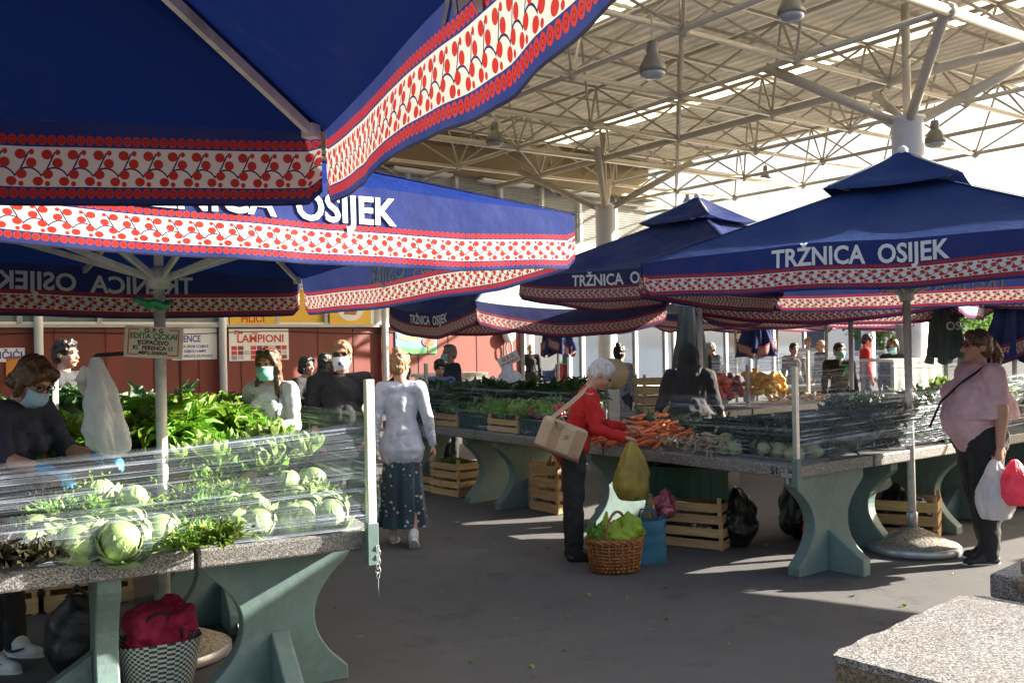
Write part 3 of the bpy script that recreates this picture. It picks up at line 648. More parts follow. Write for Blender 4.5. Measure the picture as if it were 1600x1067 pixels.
# ------------------------------------------------------------------ market tables
def hourglass(wt, ww, wf, H):
    pts = []
    for i in range(21):
        z = H * i / 20; q = z / H
        if q < .1: hw = wf / 2
        elif q > .88: hw = wt / 2
        else: s = (q - .1) / .78; hw = ww / 2 + ((wf / 2 - ww / 2) * max(0, 1 - s * 2) ** 2 + (wt / 2 - ww / 2) * max(0, s * 2 - 1) ** 2)
        pts.append((hw, z))
    return pts + [(-x, z) for x, z in reversed(pts)]
HG = hourglass(.78, .38, .74, .715)
TOPZ = .8
def table(label, p, rz, L, W, legs, group, gus=1):
    """p: centre of the slab on the ground, local x along the length"""
    t = thing('market_table', label, 'table', (p[0], p[1], 0), rz, group)
    k = MB(); k.box((0, 0, TOPZ - .045), (L - .012, W, .09)); k.build('slab', MT['terrazzo'], t, bevel=.012)
    for lx, mode, gs in legs:
        k = MB()
        if mode == 'cross':
            k.prism(HG, lambda x, z, e, lx=lx: Vector((lx + e, x * W / .9, z)), -.05, .05)
            k.prism([(.05, 0), (.33, 0), (.33, .12), (.05, .3)], lambda x, z, e, lx=lx, gs=gs: Vector((lx + gs * x, e, z)), -.045, .045)
        else:
            k.prism(HG, lambda x, z, e, lx=lx: Vector((lx + x * L / .9, e + mode[1], z)), -.05, .05)
            k.prism([(.05, 0), (.33, 0), (.33, .12), (.05, .3)], lambda x, z, e, lx=lx, gs=gs, my=mode[1]: Vector((lx + e, my + gs * x, z)), -.045, .045)
        k.build('leg', MT['green_paint'], t, bevel=.008)
    return t
# right stall (L of two rows meeting at the corner slab marked 51)
RC = Vector((1.96, 6.47, 0)); r1 = Vector((-.593, .805, 0)); r2v = Vector((.805, .593, 0)); RA1 = math.atan2(r1.y, r1.x); RA2 = math.atan2(r2v.y, r2v.x)
WT = .95
def rw(a, b): return RC + r1 * a + r2v * b
for i, (a0, a1, lab) in enumerate([(0, 2.0, 'terrazzo table with the corner marked 51 under carrots and celery roots'), (2.01, 4.0, 'terrazzo table beside the woman in red under lettuces and radishes'), (4.01, 6.0, 'terrazzo table behind the woman in grey under dark greens')]):
    t = table(lab, rw((a0 + a1) / 2, WT / 2), RA1, a1 - a0, WT, [(-.72 if i else -.9, 'cross', -1 if not i else 1), (.72, 'cross', -1)], 'terrazzo tables of the right stall')
    if i == 0:
        k = MB(); put_text(k, '51', .07, lambda x, y: Vector((-.82 - x, WT / 2 + .003, TOPZ - .07 + y))); k.build('lettering', MT['black_ink'], t)
for i, (b0, b1, lab) in enumerate([(WT + .01, 2.6, 'terrazzo table right of the corner under film-wrapped kale'), (2.61, 4.4, 'terrazzo table behind the parasol pole near the woman in pink'), (4.41, 6.2, 'terrazzo table end behind the woman in pink')]):
    table(lab, rw(WT / 2, (b0 + b1) / 2), RA2, b1 - b0, WT, [(-.45, 'cross', -1), (.55, 'cross', 1)], 'terrazzo tables of the right stall')
for i, (b0, b1, lab) in enumerate([(2.6, 4.3, 'inner terrazzo table with wooden crates right of the seller in black'), (4.31, 6.3, 'inner terrazzo table with potato and onion sacks')]):
    table(lab, rw(4.35, (b0 + b1) / 2), RA2, b1 - b0, WT, [(-.5, 'cross', 1), (.5, 'cross', -1)], 'terrazzo tables of the right stall')
# left stall
LC = Vector((-.67, 4.53, 0)); l2 = Vector((.885, .466, 0)).normalized(); l1 = Vector((-l2.y, l2.x, 0)); LA2 = math.atan2(l2.y, l2.x); LA1 = math.atan2(l1.y, l1.x); LW = .84
def lw(a, b): return LC + l1 * a - l2 * b
table('speckled corner table of the cabbage stall with its hourglass end leg in full view', lw(.95, LW / 2), LA1, 1.9, LW, [(-.62, 'cross', -1), (.7, 'cross', -1)], 'terrazzo tables of the cabbage stall')
table('speckled front table of the cabbage stall cut by the left edge of the picture', lw(LW / 2, LW + .015 + .95), LA2, 1.9, LW, [(.6, 'cross', -1), (-.6, 'cross', 1)], 'terrazzo tables of the cabbage stall')
table('speckled side table of the cabbage stall under bunches of leafy greens', lw(2.9, LW / 2), LA1, 1.9, LW, [(-.6, 'cross', 1), (.7, 'cross', -1)], 'terrazzo tables of the cabbage stall')
table('speckled rear table of the cabbage stall with dark greens', lw(3.4, LW + .9), LA2, 1.8, LW, [(-.6, 'cross', 1), (.7, 'cross', -1)], 'terrazzo tables of the cabbage stall')
table('speckled rear table of the cabbage stall behind the hanging white bag', lw(3.4, LW + 2.75), LA2, 1.8, LW, [(-.6, 'cross', 1), (.7, 'cross', -1)], 'terrazzo tables of the cabbage stall')
# nearest table, bare, and the broken slabs behind it
sA, sB = Vector((.87, 2.61, 0)), Vector((1.54, 3.21, 0)); d2 = (sB - sA).normalized(); d1 = Vector((d2.y, -d2.x, 0))
ct = sA + d2 * .45 + d1 * 1.0
t = thing('bare_table', 'bare speckled table end with broken pebbly edge at the lower right, half in sun', 'table', (ct.x, ct.y, 0), math.atan2(d1.y, d1.x))
k = MB(); rg = random.Random(3); outl = [(-1.0 + .012 * rg.random(), -.45 + .9 * i / 16 + .004 * rg.random()) for i in range(17)]; outl[0] = (-.985, -.45); outl[-1] = (-.93, .45)
poly = [(1, -.45)] + [(-.9, -.452), (-.95, -.449)] + outl + [(1, .45)]
poly = poly[::-1]
k.prism(poly, lambda x, y, e: Vector((x + (.008 * noise.noise(Vector((x * 20, y * 20, e * 9))) if x < .9 else 0), y, e)), TOPZ - .02, TOPZ)
o = k.build('slab', MT['terrazzo'], t)
k = MB(); k.grid(lambda u, v: Vector((0, 0, 0)), 1, 1) if 0 else None
k = MB(); k.prism([(x * .996 + .004, y * .992) for x, y in poly], lambda x, y, e: Vector((x + .012 * noise.noise(Vector((x * 9, y * 14, e * 30))), y, e)), TOPZ - .1, TOPZ - .021); k.build('core', MT['rough_edge'], t)
for lx in (-.55, .6):
    k = MB(); k.prism(HG, lambda x, z, e, lx=lx: Vector((lx + e, x, z * .978)), -.05, .05); k.build('leg', MT['green_paint'], t, bevel=.008)
def chunk(name, label, c, rz, sz, m1, seed):
    k = MB(); rg = random.Random(seed); n = 26; pl = []
    for i in range(n):
        th = 2 * math.pi * i / n; cx, sy = math.cos(th), math.sin(th); q = 1 / max(abs(cx), abs(sy)); pl.append((cx * q * sz[0] / 2 * (1 - .05 * rg.random()), sy * q * sz[1] / 2 * (1 - .05 * rg.random())))
    k.prism(pl, lambda x, y, e: Vector((x, y, e)), 0, sz[2])
    o = k.build(name, m1, None, bevel=.01); o.location = c; o.rotation_euler.z = rz; return tag(o, label, 'slab', 'broken slabs behind the bare table')
cp = Vector((1.7, 3.42, 0)); q2 = math.atan2(d1.y, d1.x)
t2 = sB + d2 * .3 + d1 * .75
table('terrazzo table at the right edge carrying broken slabs', (t2.x + .32, t2.y + .28), q2, 1.6, .8, [(.3, 'cross', -1), (-.5, 'cross', 1)], None)
# ------------------------------------------------------------------ stretch film and posts
def mk_film(name, base=.05, amt=.55, vs=42):
    m, nt, b = new_mat(name); uv = N(nt, 'ShaderNodeTexCoord').outputs['UV']
    mp = N(nt, 'ShaderNodeMapping'); mp.inputs['Scale'].default_value = (.55, vs, 1); nt.links.new(uv, mp.inputs[0])
    n1 = noise_(nt, 1, 3, .6, mp.outputs[0]); n1.inputs['Distortion'].default_value = .5
    mp2 = N(nt, 'ShaderNodeMapping'); mp2.inputs['Scale'].default_value = (1.6, 4, 1); nt.links.new(uv, mp2.inputs[0])
    n2 = noise_(nt, 1, 3, .6, mp2.outputs[0])
    st = ramp(nt, n1.outputs[0], [(.5, (0, 0, 0)), (.62, (1, 1, 1))]); bg_ = ramp(nt, n2.outputs[0], [(.38, (.08, .08, .08)), (.66, (1, 1, 1))])
    f = math_(nt, 'MULTIPLY_ADD', math_(nt, 'MULTIPLY', st, bg_), amt, base)
    b.inputs['Base Color'].default_value = (.66, .76, .95, 1); b.inputs['Roughness'].default_value = .22; b.inputs['Specular IOR Level'].default_value = 1
    bump_(nt, n1.outputs[0], .9, .03, b)
    t = N(nt, 'ShaderNodeBsdfTransparent'); t.inputs[0].default_value = (.97, .98, .98, 1); mx = N(nt, 'ShaderNodeMixShader'); nt.links.new(f, mx.inputs[0]); nt.links.new(t.outputs[0], mx.inputs[1]); nt.links.new(b.outputs[0], mx.inputs[2])
    nt.links.new(mx.outputs[0], nt.nodes['Material Output'].inputs[0]); return m
MT['film'] = mk_film('stretch_film', .085, .75, 50); MT['film_clear'] = mk_film('clear_film', .03, .42, 50); MT['film_far'] = mk_film('stretch_film_far', .25, .5, 30)
def film(label, p, q, zt0, zt1, zb0, zb1, bow=.03, m='film', lean=0):
    p = Vector(p); q = Vector(q); d = (q - p); L = d.length; nrm = Vector((-d.y, d.x, 0)).normalized()
    def fn(u, v):
        z = (zb0 + (zb1 - zb0) * u) + ((zt0 + (zt1 - zt0) * u) - (zb0 + (zb1 - zb0) * u)) * v - .03 * math.sin(math.pi * u) * v
        o = bow * math.sin(math.pi * u) * math.sin(math.pi * min(1, v + .1)) + .03 * noise.noise(Vector((u * 3, v * 7, L))) - lean * v
        c = p + d * u + nrm * o; return Vector((c.x, c.y, z))
    k = MB(); k.grid(fn, 40, 24, uv=lambda u, v: (u * L, v * .5)); return tag(k.build('plastic_film', MT[m], None, True), label, 'plastic film')
def post(label, p, z0, z1, rz, r=.017, clamp=True, lean=0):
    t = thing('stall_post', label, 'post', (p[0], p[1], z0), rz, 'steel posts holding the film'); t.rotation_euler.x = lean
    k = MB(); k.box((0, 0, (z1 - z0) / 2), (r * 2, r * 2, z1 - z0)); k.build('tube', MT['grey_metal'] if r < .02 else MT['white_metal'], t, bevel=.003)
    if clamp:
        k = MB(); k.box((0, 0, .1), (r * 2.6, r * 2.6, .2)); k.build('sleeve', MT['green_paint'], t, bevel=.003)
        k = MB(); k.box((0, .05, .08), (.04, .13, .03)); k.tube([(0, .08, .02), (0, .08, .12)], .01, 8); k.build('clamp', MT['grey_metal'], t)
pc = LC - l1 * .03 - l2 * .045
post('tall white post clamped to the near corner of the cabbage stall', pc, .64, 1.53, LA2, .021)
k = MB()
for i in range(7): k.tube([(.012 * math.cos(a_) * (1 if i % 2 else .5), .008 * math.cos(a_) * (.5 if i % 2 else 1.5), -i * .022 + .016 * math.sin(a_)) for a_ in [q * .785 for q in range(8)]], .0025, 5, closed=True)
k.tube([(0, 0, -.15), (0, 0, -.26)], .003, 5)
o = k.build('chain', MT['grey_metal'], None, True); o.location = pc + Vector((.03, -.01, .72)); tag(o, 'short steel chain dangling from the post of the cabbage stall', 'chain')
film('stretched plastic film along the front of the cabbage stall', lw(-.035, 3.2), lw(-.035, .02), 1.22, 1.33, .8, .82, .03)
film('stretched plastic film along the right side of the cabbage stall', lw(0, -.012), lw(3.8, -.012), 1.36, 1.36, .85, .85, .02)
post('thin white post far left behind the greens', lw(3.9, 2.1), .7, 1.6, LA2, .02, False); post('thin white post right of the leaning sign pole', lw(3.85, 1.3), .7, 1.55, LA2, .022, False)
rc = RC - r1 * .03 - r2v * .03
post('grey post clamped to the table corner marked 51', rc, .66, 1.5, RA2, .018)
pm_ = rw(4.9, -.03); post('grey post clamped to the table behind the woman in grey', pm_, .66, 1.5, RA2, .018)
film('clear film from the corner post marked 51 past the woman in red', rw(6.0, -.04), rw(.0, -.04), 1.28, 1.3, .8, .8, .02, 'film_clear')
film('film strands wrapped along the kale table to the woman in pink', rw(-.04, 0), rw(-.04, 3.4), 1.3, 1.35, .8, .9, -.02)
film('clear film around the inner sack table', rw(3.8, 2.6), rw(3.8, 6.4), 1.28, 1.28, .82, .82, .02, 'film_clear')
for i, (x0, x1, Y0, Y1, z1) in enumerate([(1112, 1300, 17, 17.5, 1.42), (1130, 1480, 20, 21, 1.45), (1290, 1600, 15, 14.2, 1.35)]):
    a_ = at(x0, 560, Y0); b_ = at(x1, 560, Y1); a_.z = b_.z = 0
    film(['white glaring film screen beyond the wooden crates', 'far white film screen before the man in the red jacket', 'film screen of the stall behind the pole at the right'][i], a_, b_, z1, z1, .82, .82, .03, 'film_far')
    d_ = (b_ - a_); n_ = Vector((-d_.y, d_.x, 0)).normalized()
    table(['terrazzo table behind the glaring film screen', 'far terrazzo table before the man in the red jacket', 'terrazzo table of the stall behind the right pole'][i], (a_ + b_) / 2 + n_ * .5, math.atan2(d_.y, d_.x), d_.length, .9, [(-d_.length * .35, 'cross', 1), (d_.length * .35, 'cross', -1)], 'tables of the far stalls')
for i, (x, y0, y1, Y, r_) in enumerate([(1168, 570, 640, 12.5, .02), (1262, 548, 640, 14, .02), (1527, 560, 600, 12, .02)]):
    p_ = at(x, y0, Y); post(['thin post over the wooden crates', 'white post before the glaring film', 'white post at the right behind the woman in pink'][i], p_, .7, p_.z, .5, r_, False)

# ------------------------------------------------------------------ produce
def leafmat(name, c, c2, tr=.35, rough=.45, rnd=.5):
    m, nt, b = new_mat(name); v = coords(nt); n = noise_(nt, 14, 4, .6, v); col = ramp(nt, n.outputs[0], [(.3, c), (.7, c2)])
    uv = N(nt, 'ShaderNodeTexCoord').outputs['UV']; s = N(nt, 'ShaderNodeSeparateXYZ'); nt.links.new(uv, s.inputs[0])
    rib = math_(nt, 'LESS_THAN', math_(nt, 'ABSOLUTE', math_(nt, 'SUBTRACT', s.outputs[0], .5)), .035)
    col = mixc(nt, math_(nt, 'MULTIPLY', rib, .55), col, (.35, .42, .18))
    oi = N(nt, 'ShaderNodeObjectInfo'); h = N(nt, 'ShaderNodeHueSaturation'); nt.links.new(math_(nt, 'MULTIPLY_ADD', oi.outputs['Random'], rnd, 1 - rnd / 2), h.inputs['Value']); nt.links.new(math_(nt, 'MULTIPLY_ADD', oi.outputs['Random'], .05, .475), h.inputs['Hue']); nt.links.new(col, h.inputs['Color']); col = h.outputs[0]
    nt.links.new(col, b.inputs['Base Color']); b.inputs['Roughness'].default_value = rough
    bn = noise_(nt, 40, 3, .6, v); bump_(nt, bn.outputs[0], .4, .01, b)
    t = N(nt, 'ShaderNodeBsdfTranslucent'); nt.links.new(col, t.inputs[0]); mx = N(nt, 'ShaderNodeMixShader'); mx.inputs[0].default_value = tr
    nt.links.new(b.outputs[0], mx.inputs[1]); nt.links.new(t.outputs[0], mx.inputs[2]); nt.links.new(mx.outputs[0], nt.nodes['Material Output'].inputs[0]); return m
MT['leaf_bright'] = leafmat('bright_leaf', (.12, .25, .015), (.2, .36, .04)); MT['leaf_pale'] = leafmat('pale_leaf', (.16, .27, .06), (.3, .4, .12), .3)
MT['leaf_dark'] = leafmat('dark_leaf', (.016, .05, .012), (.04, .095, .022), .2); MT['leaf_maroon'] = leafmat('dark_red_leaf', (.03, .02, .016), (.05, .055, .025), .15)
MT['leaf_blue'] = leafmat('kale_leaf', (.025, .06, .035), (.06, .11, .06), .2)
def leafy(name, n, L, W, up, curl, frill, mats, seed, nu=4, nv=6, core=None):
    k = MB(); rg = random.Random(seed)
    for i in range(n):
        th = 2.4 * i + rg.uniform(-.3, .3); e = (up + (1.45 - up) * (1 - i / n)) if core is None else up + (1.5 - up) * (1 - i / n) ** 1.2
        l = L * rg.uniform(.75, 1.1) * (.65 + .35 * i / n); w_ = W * rg.uniform(.8, 1.15) * (.6 + .4 * i / n); ph = rg.uniform(0, 9); cu = curl * rg.uniform(.6, 1.4)
        dx, dy = math.cos(th), math.sin(th)
        def fn(u, v, l=l, w_=w_, e=e, ph=ph, cu=cu, dx=dx, dy=dy):
            a_ = e - cu * v * v * 1.4; r = l * v * math.cos((e + a_) / 2); z = l * v * math.sin((e + a_) / 2)
            sh = math.sin(math.pi * min(1, .12 + v * .9) ** .8); s = (u - .5) * 2; x = s * w_ / 2 * max(.12, sh)
            z += .25 * w_ * s * s * math.cos(a_) * (1 - v * .5) + frill * (abs(s) ** 1.5) * math.sin(v * 16 + ph + s * 3) ; r += frill * abs(s) * math.cos(v * 13 + ph) - .18 * w_ * s * s * math.sin(a_)
            return Vector((dx * (r + .012) - dy * x, dy * (r + .012) + dx * x, z))
        k.grid(fn, nu, nv, rg.randrange(len(mats)) if len(mats) > 1 else 0)
    return k.mesh(name, mats, True)
def item(name, me, p, rz, sc, label, cat, group, tilt=(0, 0)):
    o = bpy.data.objects.new(name, me); C.objects.link(o); o.location = p; o.rotation_euler = (tilt[0], tilt[1], rz); o.scale = (sc,) * 3 if not hasattr(sc, '__len__') else sc
    return tag(o, label, cat, group)
ME = {}
for s in range(3):
    ME['broad%d' % s] = leafy('broad_greens', 26, .25, .115, .35, .7, .012, [MT['leaf_bright']], s)
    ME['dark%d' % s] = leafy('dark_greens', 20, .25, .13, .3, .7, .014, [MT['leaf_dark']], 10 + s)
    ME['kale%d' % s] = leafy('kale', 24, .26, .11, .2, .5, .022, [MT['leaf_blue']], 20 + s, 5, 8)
    ME['lett%d' % s] = leafy('lettuce', 26, .17, .15, .1, -.5, .016, [MT['leaf_pale'], MT['leaf_bright']], 30 + s, 6, 6)
    ME['fris%d' % s] = leafy('frisee', 60, .16, .035, .15, .3, .012, [MT['leaf_bright'], MT['leaf_pale']], 40 + s, 2, 6)
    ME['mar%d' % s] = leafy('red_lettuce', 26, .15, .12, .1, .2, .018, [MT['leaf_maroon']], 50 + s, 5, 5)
MT['cabbage'] = None
def mk_cabbage():
    m, nt, b = new_mat('cabbage_skin'); v = coords(nt); uv = N(nt, 'ShaderNodeTexCoord').outputs['UV']
    w_ = N(nt, 'ShaderNodeTexVoronoi', feature='DISTANCE_TO_EDGE'); mp = N(nt, 'ShaderNodeMapping'); mp.inputs['Scale'].default_value = (5, 7, 1); nt.links.new(uv, mp.inputs[0]); w_.inputs['Scale'].default_value = 1.7; nt.links.new(mp.outputs[0], w_.inputs['Vector'])
    n = noise_(nt, 9, 5, .6, v); col = ramp(nt, n.outputs[0], [(.3, (.17, .29, .09)), (.6, (.29, .41, .17)), (.8, (.46, .53, .3))])
    col = mixc(nt, ramp(nt, w_.outputs['Distance'], [(.0, (.45, .45, .45)), (.05, (0, 0, 0))]), col, (.42, .5, .27))
    s = N(nt, 'ShaderNodeSeparateXYZ'); nt.links.new(uv, s.inputs[0]); rib = math_(nt, 'LESS_THAN', math_(nt, 'ABSOLUTE', math_(nt, 'SUBTRACT', s.outputs[0], .5)), .02)
    col = mixc(nt, math_(nt, 'MULTIPLY', rib, .8), col, (.5, .56, .34))
    nt.links.new(col, b.inputs['Base Color']); b.inputs['Roughness'].default_value = .42; bump_(nt, w_.outputs['Distance'], .25, .015, b); return m
MT['cabbage'] = mk_cabbage()
def cabbage_mesh(seed):
    k = MB(); rg = random.Random(seed); k.ball((0, 0, 0), (.1, .1, .092), 3, .05, 3, seed=seed)
    for i in range(13):
        th = i * 2.4 + rg.uniform(-.3, .3); r0 = .104 + .0035 * i; wid = rg.uniform(.75, 1.05); ext = rg.uniform(1.7, 2.35) if i < 6 else rg.uniform(1.1, 1.5); ph = rg.uniform(0, 9); flare = 0 if i < 8 else rg.uniform(.08, .32)
        def fn(u, v, th=th, r0=r0, wid=wid, ext=ext, ph=ph, flare=flare):
            el = -1.3 + ext * v; az = th + (u - .5) * 2 * wid * max(.25, math.sin(math.pi * (.18 + .72 * v))); rr = r0 * (1 + flare * v * v * (1 + .3 * math.sin(9 * u + ph)) + (.03 + .09 * flare) * math.sin(17 * u + ph + 3 * v) * v * abs(u - .5) * 2 + .03 * noise.noise(Vector((u * 6, v * 6, ph))) + .015 * math.sin(5 * v + ph))
            c = math.cos(el) if el < 1.57 else math.cos(el)
            return Vector((rr * c * math.cos(az), rr * c * math.sin(az), rr * .93 * math.sin(el)))
        k.grid(fn, 14, 10)
    return k.mesh('cabbage', MT['cabbage'], True)
for s in range(4): ME['cab%d' % s] = cabbage_mesh(s + 60)
CAB = [(122, 850, .98, 'round green cabbage at the left of the front pile by the slab edge'), (190, 845, 1.06, 'largest cabbage in the middle of the front pile'), (252, 832, 1.0, 'pale split cabbage right of the largest one'), (155, 800, .92, 'cabbage topping the front pile behind the largest one'), (213, 806, .82, 'small yellowish cabbage between the two big ones'),
       (408, 818, .98, 'half opened cabbage with curling pale leaves'), (464, 810, 1.0, 'green cabbage second from the post'), (520, 805, .98, 'smooth cabbage nearest the post under the film'), (450, 768, .92, 'whitish cabbage behind the half opened one'), (494, 762, .9, 'whitish cabbage behind the one nearest the post'), (112, 800, .85, 'small cabbage at the back left of the front pile')]
for i, (x, y, s, lab) in enumerate(CAB):
    s *= .79; p = gnd(x, y, TOPZ + .1 * s) + l1 * .06; p.z = TOPZ + .098 * s + (.09 if i in (3, 4) else 0) + (.05 if i in (8, 9) else 0)
    item('cabbage', ME['cab%d' % (i % 4)], p, i * 1.9, s, lab, 'cabbage', 'cabbages on the front of the stall', (.4 * math.sin(i * 2), .5 * math.cos(i * 3)))
def scatter(name, keys, n, fn, zfn, sc, label, cat, group, tl=.5, seed=0):
    rg = random.Random(seed)
    for i in range(n):
        p = fn(rg.random(), rg.random()); p.z = zfn(p, rg)
        item(name, ME[keys + str(i % 3)], p, rg.uniform(0, 6.3), sc * rg.uniform(.8, 1.2), label, cat, group, (rg.uniform(-tl, tl), rg.uniform(-tl, tl)))
for i, (x, y, s) in enumerate([(130, 775, .9), (165, 765, .9), (200, 762, .95), (235, 765, .85), (180, 780, .8)]):
    p = gnd(x, y, .88); p.z = .86; item('lettuce', ME['lett%d' % (i % 3)], p, i * 2, s, ['wavy lettuce head at the left behind the cabbages', 'wavy lettuce second from left behind the cabbages', 'wavy lettuce in the middle of the row behind the cabbages', 'wavy lettuce at the right end of the row behind the cabbages', 'pale lettuce right behind the topmost cabbage'][i], 'lettuce', 'lettuces behind the cabbages', (.2, .1))
for i, (x, y, s) in enumerate([(300, 790, 1), (335, 775, 1.1), (355, 800, 1), (310, 830, 1), (345, 838, 1.05), (370, 785, 1), (290, 845, .9), (325, 808, 1)]):
    p = gnd(x, y, .87); p.z = .84 + (.06 if y < 800 else 0); item('curly_endive', ME['fris%d' % (i % 3)], p, i * 2, s, 'frizzy endive head in the clump between the two cabbage piles', 'endive', 'endives between the cabbages')
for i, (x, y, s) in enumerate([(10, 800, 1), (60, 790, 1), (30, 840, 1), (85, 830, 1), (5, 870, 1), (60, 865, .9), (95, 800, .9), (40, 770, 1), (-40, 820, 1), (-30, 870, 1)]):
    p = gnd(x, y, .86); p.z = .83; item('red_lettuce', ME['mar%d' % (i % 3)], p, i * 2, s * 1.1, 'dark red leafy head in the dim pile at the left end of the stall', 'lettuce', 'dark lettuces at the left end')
scatter('endive', 'fris', 8, lambda u, v: lw(.45 + .3 * u, .1 + 1.3 * v), lambda p, r: .86 + .04 * r.random(), 1.0, 'loose green bunch in shade behind the cabbages', 'greens', 'loose bunches behind the cabbages', seed=2)

# wooden crates
MT['crate_wood'] = pm('pale_crate_wood', (.5, .34, .16), .7, .25, 4, bump=.2, bscale=30, dirt=(.3, .2, .1), dscale=5, rnd=.3, stretch=(1, 1, 6))
MT['crate_green'] = pm('dark_green_plastic', (.008, .05, .03), .4, .15, 5)
def crate(label, p, rz, L=.5, W=.32, H=.26, slats=3, mat='crate_wood', group='wooden produce crates', name='wooden_crate'):
    t = thing(name, label, 'crate', p, rz, group); sh = H / slats
    for s in (-1, 1):
        for q in range(slats):
            k = MB(); k.box((0, s * W / 2, sh * (q + .45)), (L, .009, sh * .72)); k.build('slat', MT[mat], t)
            k = MB(); k.box((s * L / 2, 0, sh * (q + .45)), (.009, W - .012, sh * .72)); k.build('slat', MT[mat], t)
        for s2 in (-1, 1):
            k = MB(); k.box((s * (L / 2 - .02), s2 * (W / 2 - .02), H / 2 + .015), (.028, .028, H + .03)); k.build('corner_post', MT[mat], t)
    k = MB(); k.box((0, 0, .012), (L - .02, W - .02, .012)); k.build('bottom', MT[mat], t); return t
def plastic_crate(label, p, rz, L=.58, W=.38, H=.24, mat='crate_green', group='plastic produce crates'):
    t = thing('plastic_crate', label, 'crate', p, rz, group)
    k = MB()
    for s in (-1, 1):
        k.box((0, s * W / 2, H / 2), (L, .012, H)); k.box((s * (L / 2 - .006), 0, H / 2), (.012, W - .013, H))
        for q in range(7): k.box((-L / 2 + .05 + q * (L - .1) / 6, s * (W / 2 + .008), H / 2), (.012, .01, H * .9))
    k.box((0, 0, .008), (L - .03, W - .03, .012)); k.build('tub', MT[mat], t)
    k = MB()
    for s in (-1, 1): k.box((0, s * (W / 2 + .004), H - .012), (L + .03, .03, .024)); k.box((s * (L / 2 + .002), 0, H - .012), (.025, W - .03, .0235))
    k.build('rim', MT[mat], t)
    return t
# big sunlit heap of greens on the side and rear tables of the left stall
for i, (a_, b_, lab) in enumerate([(2.3, .42, 'wooden crate under the sunlit greens, front one on the side table'), (2.85, .42, 'wooden crate under the sunlit greens, middle of the side table'), (3.4, .42, 'wooden crate under the sunlit greens, rear one on the side table'), (3.4, 1.2, 'crate under dark greens left of the leaning sign pole'), (3.4, 1.8, 'crate under dark greens behind the white pole'), (3.4, 2.4, 'crate under greens behind the hanging white bag')]):
    p = lw(a_, b_); p.z = TOPZ; crate(lab, p, LA2, .5, .4, .2, 2)
scatter('leafy_greens', 'broad', 64, lambda u, v: lw(1.75 + 2.0 * u, .04 + .85 * v), lambda p, r: 1.03 + .12 * r.random() + .1 * math.sin(p.x * 5), 1.0, 'broad-leaved bunch in the big sunlit heap of greens', 'greens', 'bunches in the sunlit heap of greens', .7, 3)
scatter('leafy_greens', 'broad', 46, lambda u, v: lw(2.35 + 1.2 * u, .9 + 1.9 * v), lambda p, r: 1.0 + .16 * r.random(), 1.05, 'broad-leaved bunch in the heap left of the white pole', 'greens', 'bunches left of the white pole', .7, 4)
scatter('leafy_greens', 'lett', 16, lambda u, v: lw(1.05 + .8 * u, .02 + .75 * v), lambda p, r: .93 + .12 * r.random(), 1.15, 'pale crinkled bunch at the front edge of the sunlit heap', 'greens', 'pale bunches before the sunlit heap', .6, 5)
for i, (a_, b_) in enumerate([(2.7, .9), (2.7, 1.5)]):
    p = lw(a_, b_); p.z = TOPZ
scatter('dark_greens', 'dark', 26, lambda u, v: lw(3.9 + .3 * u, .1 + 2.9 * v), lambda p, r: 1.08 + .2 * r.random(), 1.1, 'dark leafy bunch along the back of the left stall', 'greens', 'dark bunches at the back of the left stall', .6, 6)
# support shelf of crates under the left heap
for i in range(3):
    p = lw(2.75, 1.15 + i * .58); p.z = 0; crate(['tall crate stand under the greens right of the white pole', 'tall crate stand under the greens at the white pole', 'tall crate stand under the greens left of the white pole'][i], p, LA2, .54, .6, .95, 7, group='crate stands inside the left stall')
# right stall, row toward the woman in grey
MT['carrot'] = pm('carrot_skin', (.75, .17, .03), .5, .25, 20, rnd=.3); MT['parsnip'] = pm('parsley_root_skin', (.5, .38, .22), .6, .25, 20, rnd=.3); MT['radish'] = pm('radish_skin', (.45, .03, .07), .4, .3, 15, rnd=.3)
MT['celery'] = pm('celery_root_skin', (.3, .33, .17), .7, .25, 12, bump=.5, bscale=30, rnd=.25); MT['onion'] = pm('onion_net', (.35, .03, .05), .5, .5, 30, bump=.8, bscale=25); MT['potato'] = pm('potato_net', (.85, .47, .07), .5, .3, 18, bump=.9, bscale=18); MT['tomato'] = pm('red_net', (.75, .08, .02), .5, .35, 20, bump=.8, bscale=22)
def root_mesh(name, m, L, r, seed):
    k = MB(); rg = random.Random(seed); pts = []; rs = []
    for i in range(9): q = i / 8; pts.append(Vector((L * q, .012 * noise.noise(Vector((q * 3, seed, 0))), .012 * noise.noise(Vector((q * 3, seed, 5)))))); rs.append(max(.002, r * (min(1, q * 8 + .45)) * (1 - q) ** .55))
    k.tube(pts, rs, 8); return k.mesh(name, m, True)
for s in range(3): ME['carrot%d' % s] = root_mesh('carrot', MT['carrot'], .25, .021, s); ME['pars%d' % s] = root_mesh('parsley_root', MT['parsnip'], .26, .014, s + 5)
def heap(name, key, n, fn, zfn, ang, label, cat, group, seed):
    rg = random.Random(seed)
    for i in range(n):
        p = fn(rg.random(), rg.random()); p.z = zfn(p, rg, i / n); o = item(name, ME[key + str(i % 3)], p, ang + rg.gauss(0, .22), rg.uniform(.8, 1.15), label, cat, group, (0, rg.uniform(-.15, .25)))
heap('carrot', 'carrot', 130, lambda u, v: rw(1.45 + .75 * u, .1 + .6 * v), lambda p, r, q: .82 + .24 * r.random() * max(.1, 1 - abs((p - RC).dot(r1) - 1.8) * 2), RA1 + 1.9, 'orange carrot in the loose pile right of the woman in red', 'carrot', 'carrots piled on the right stall', 1)
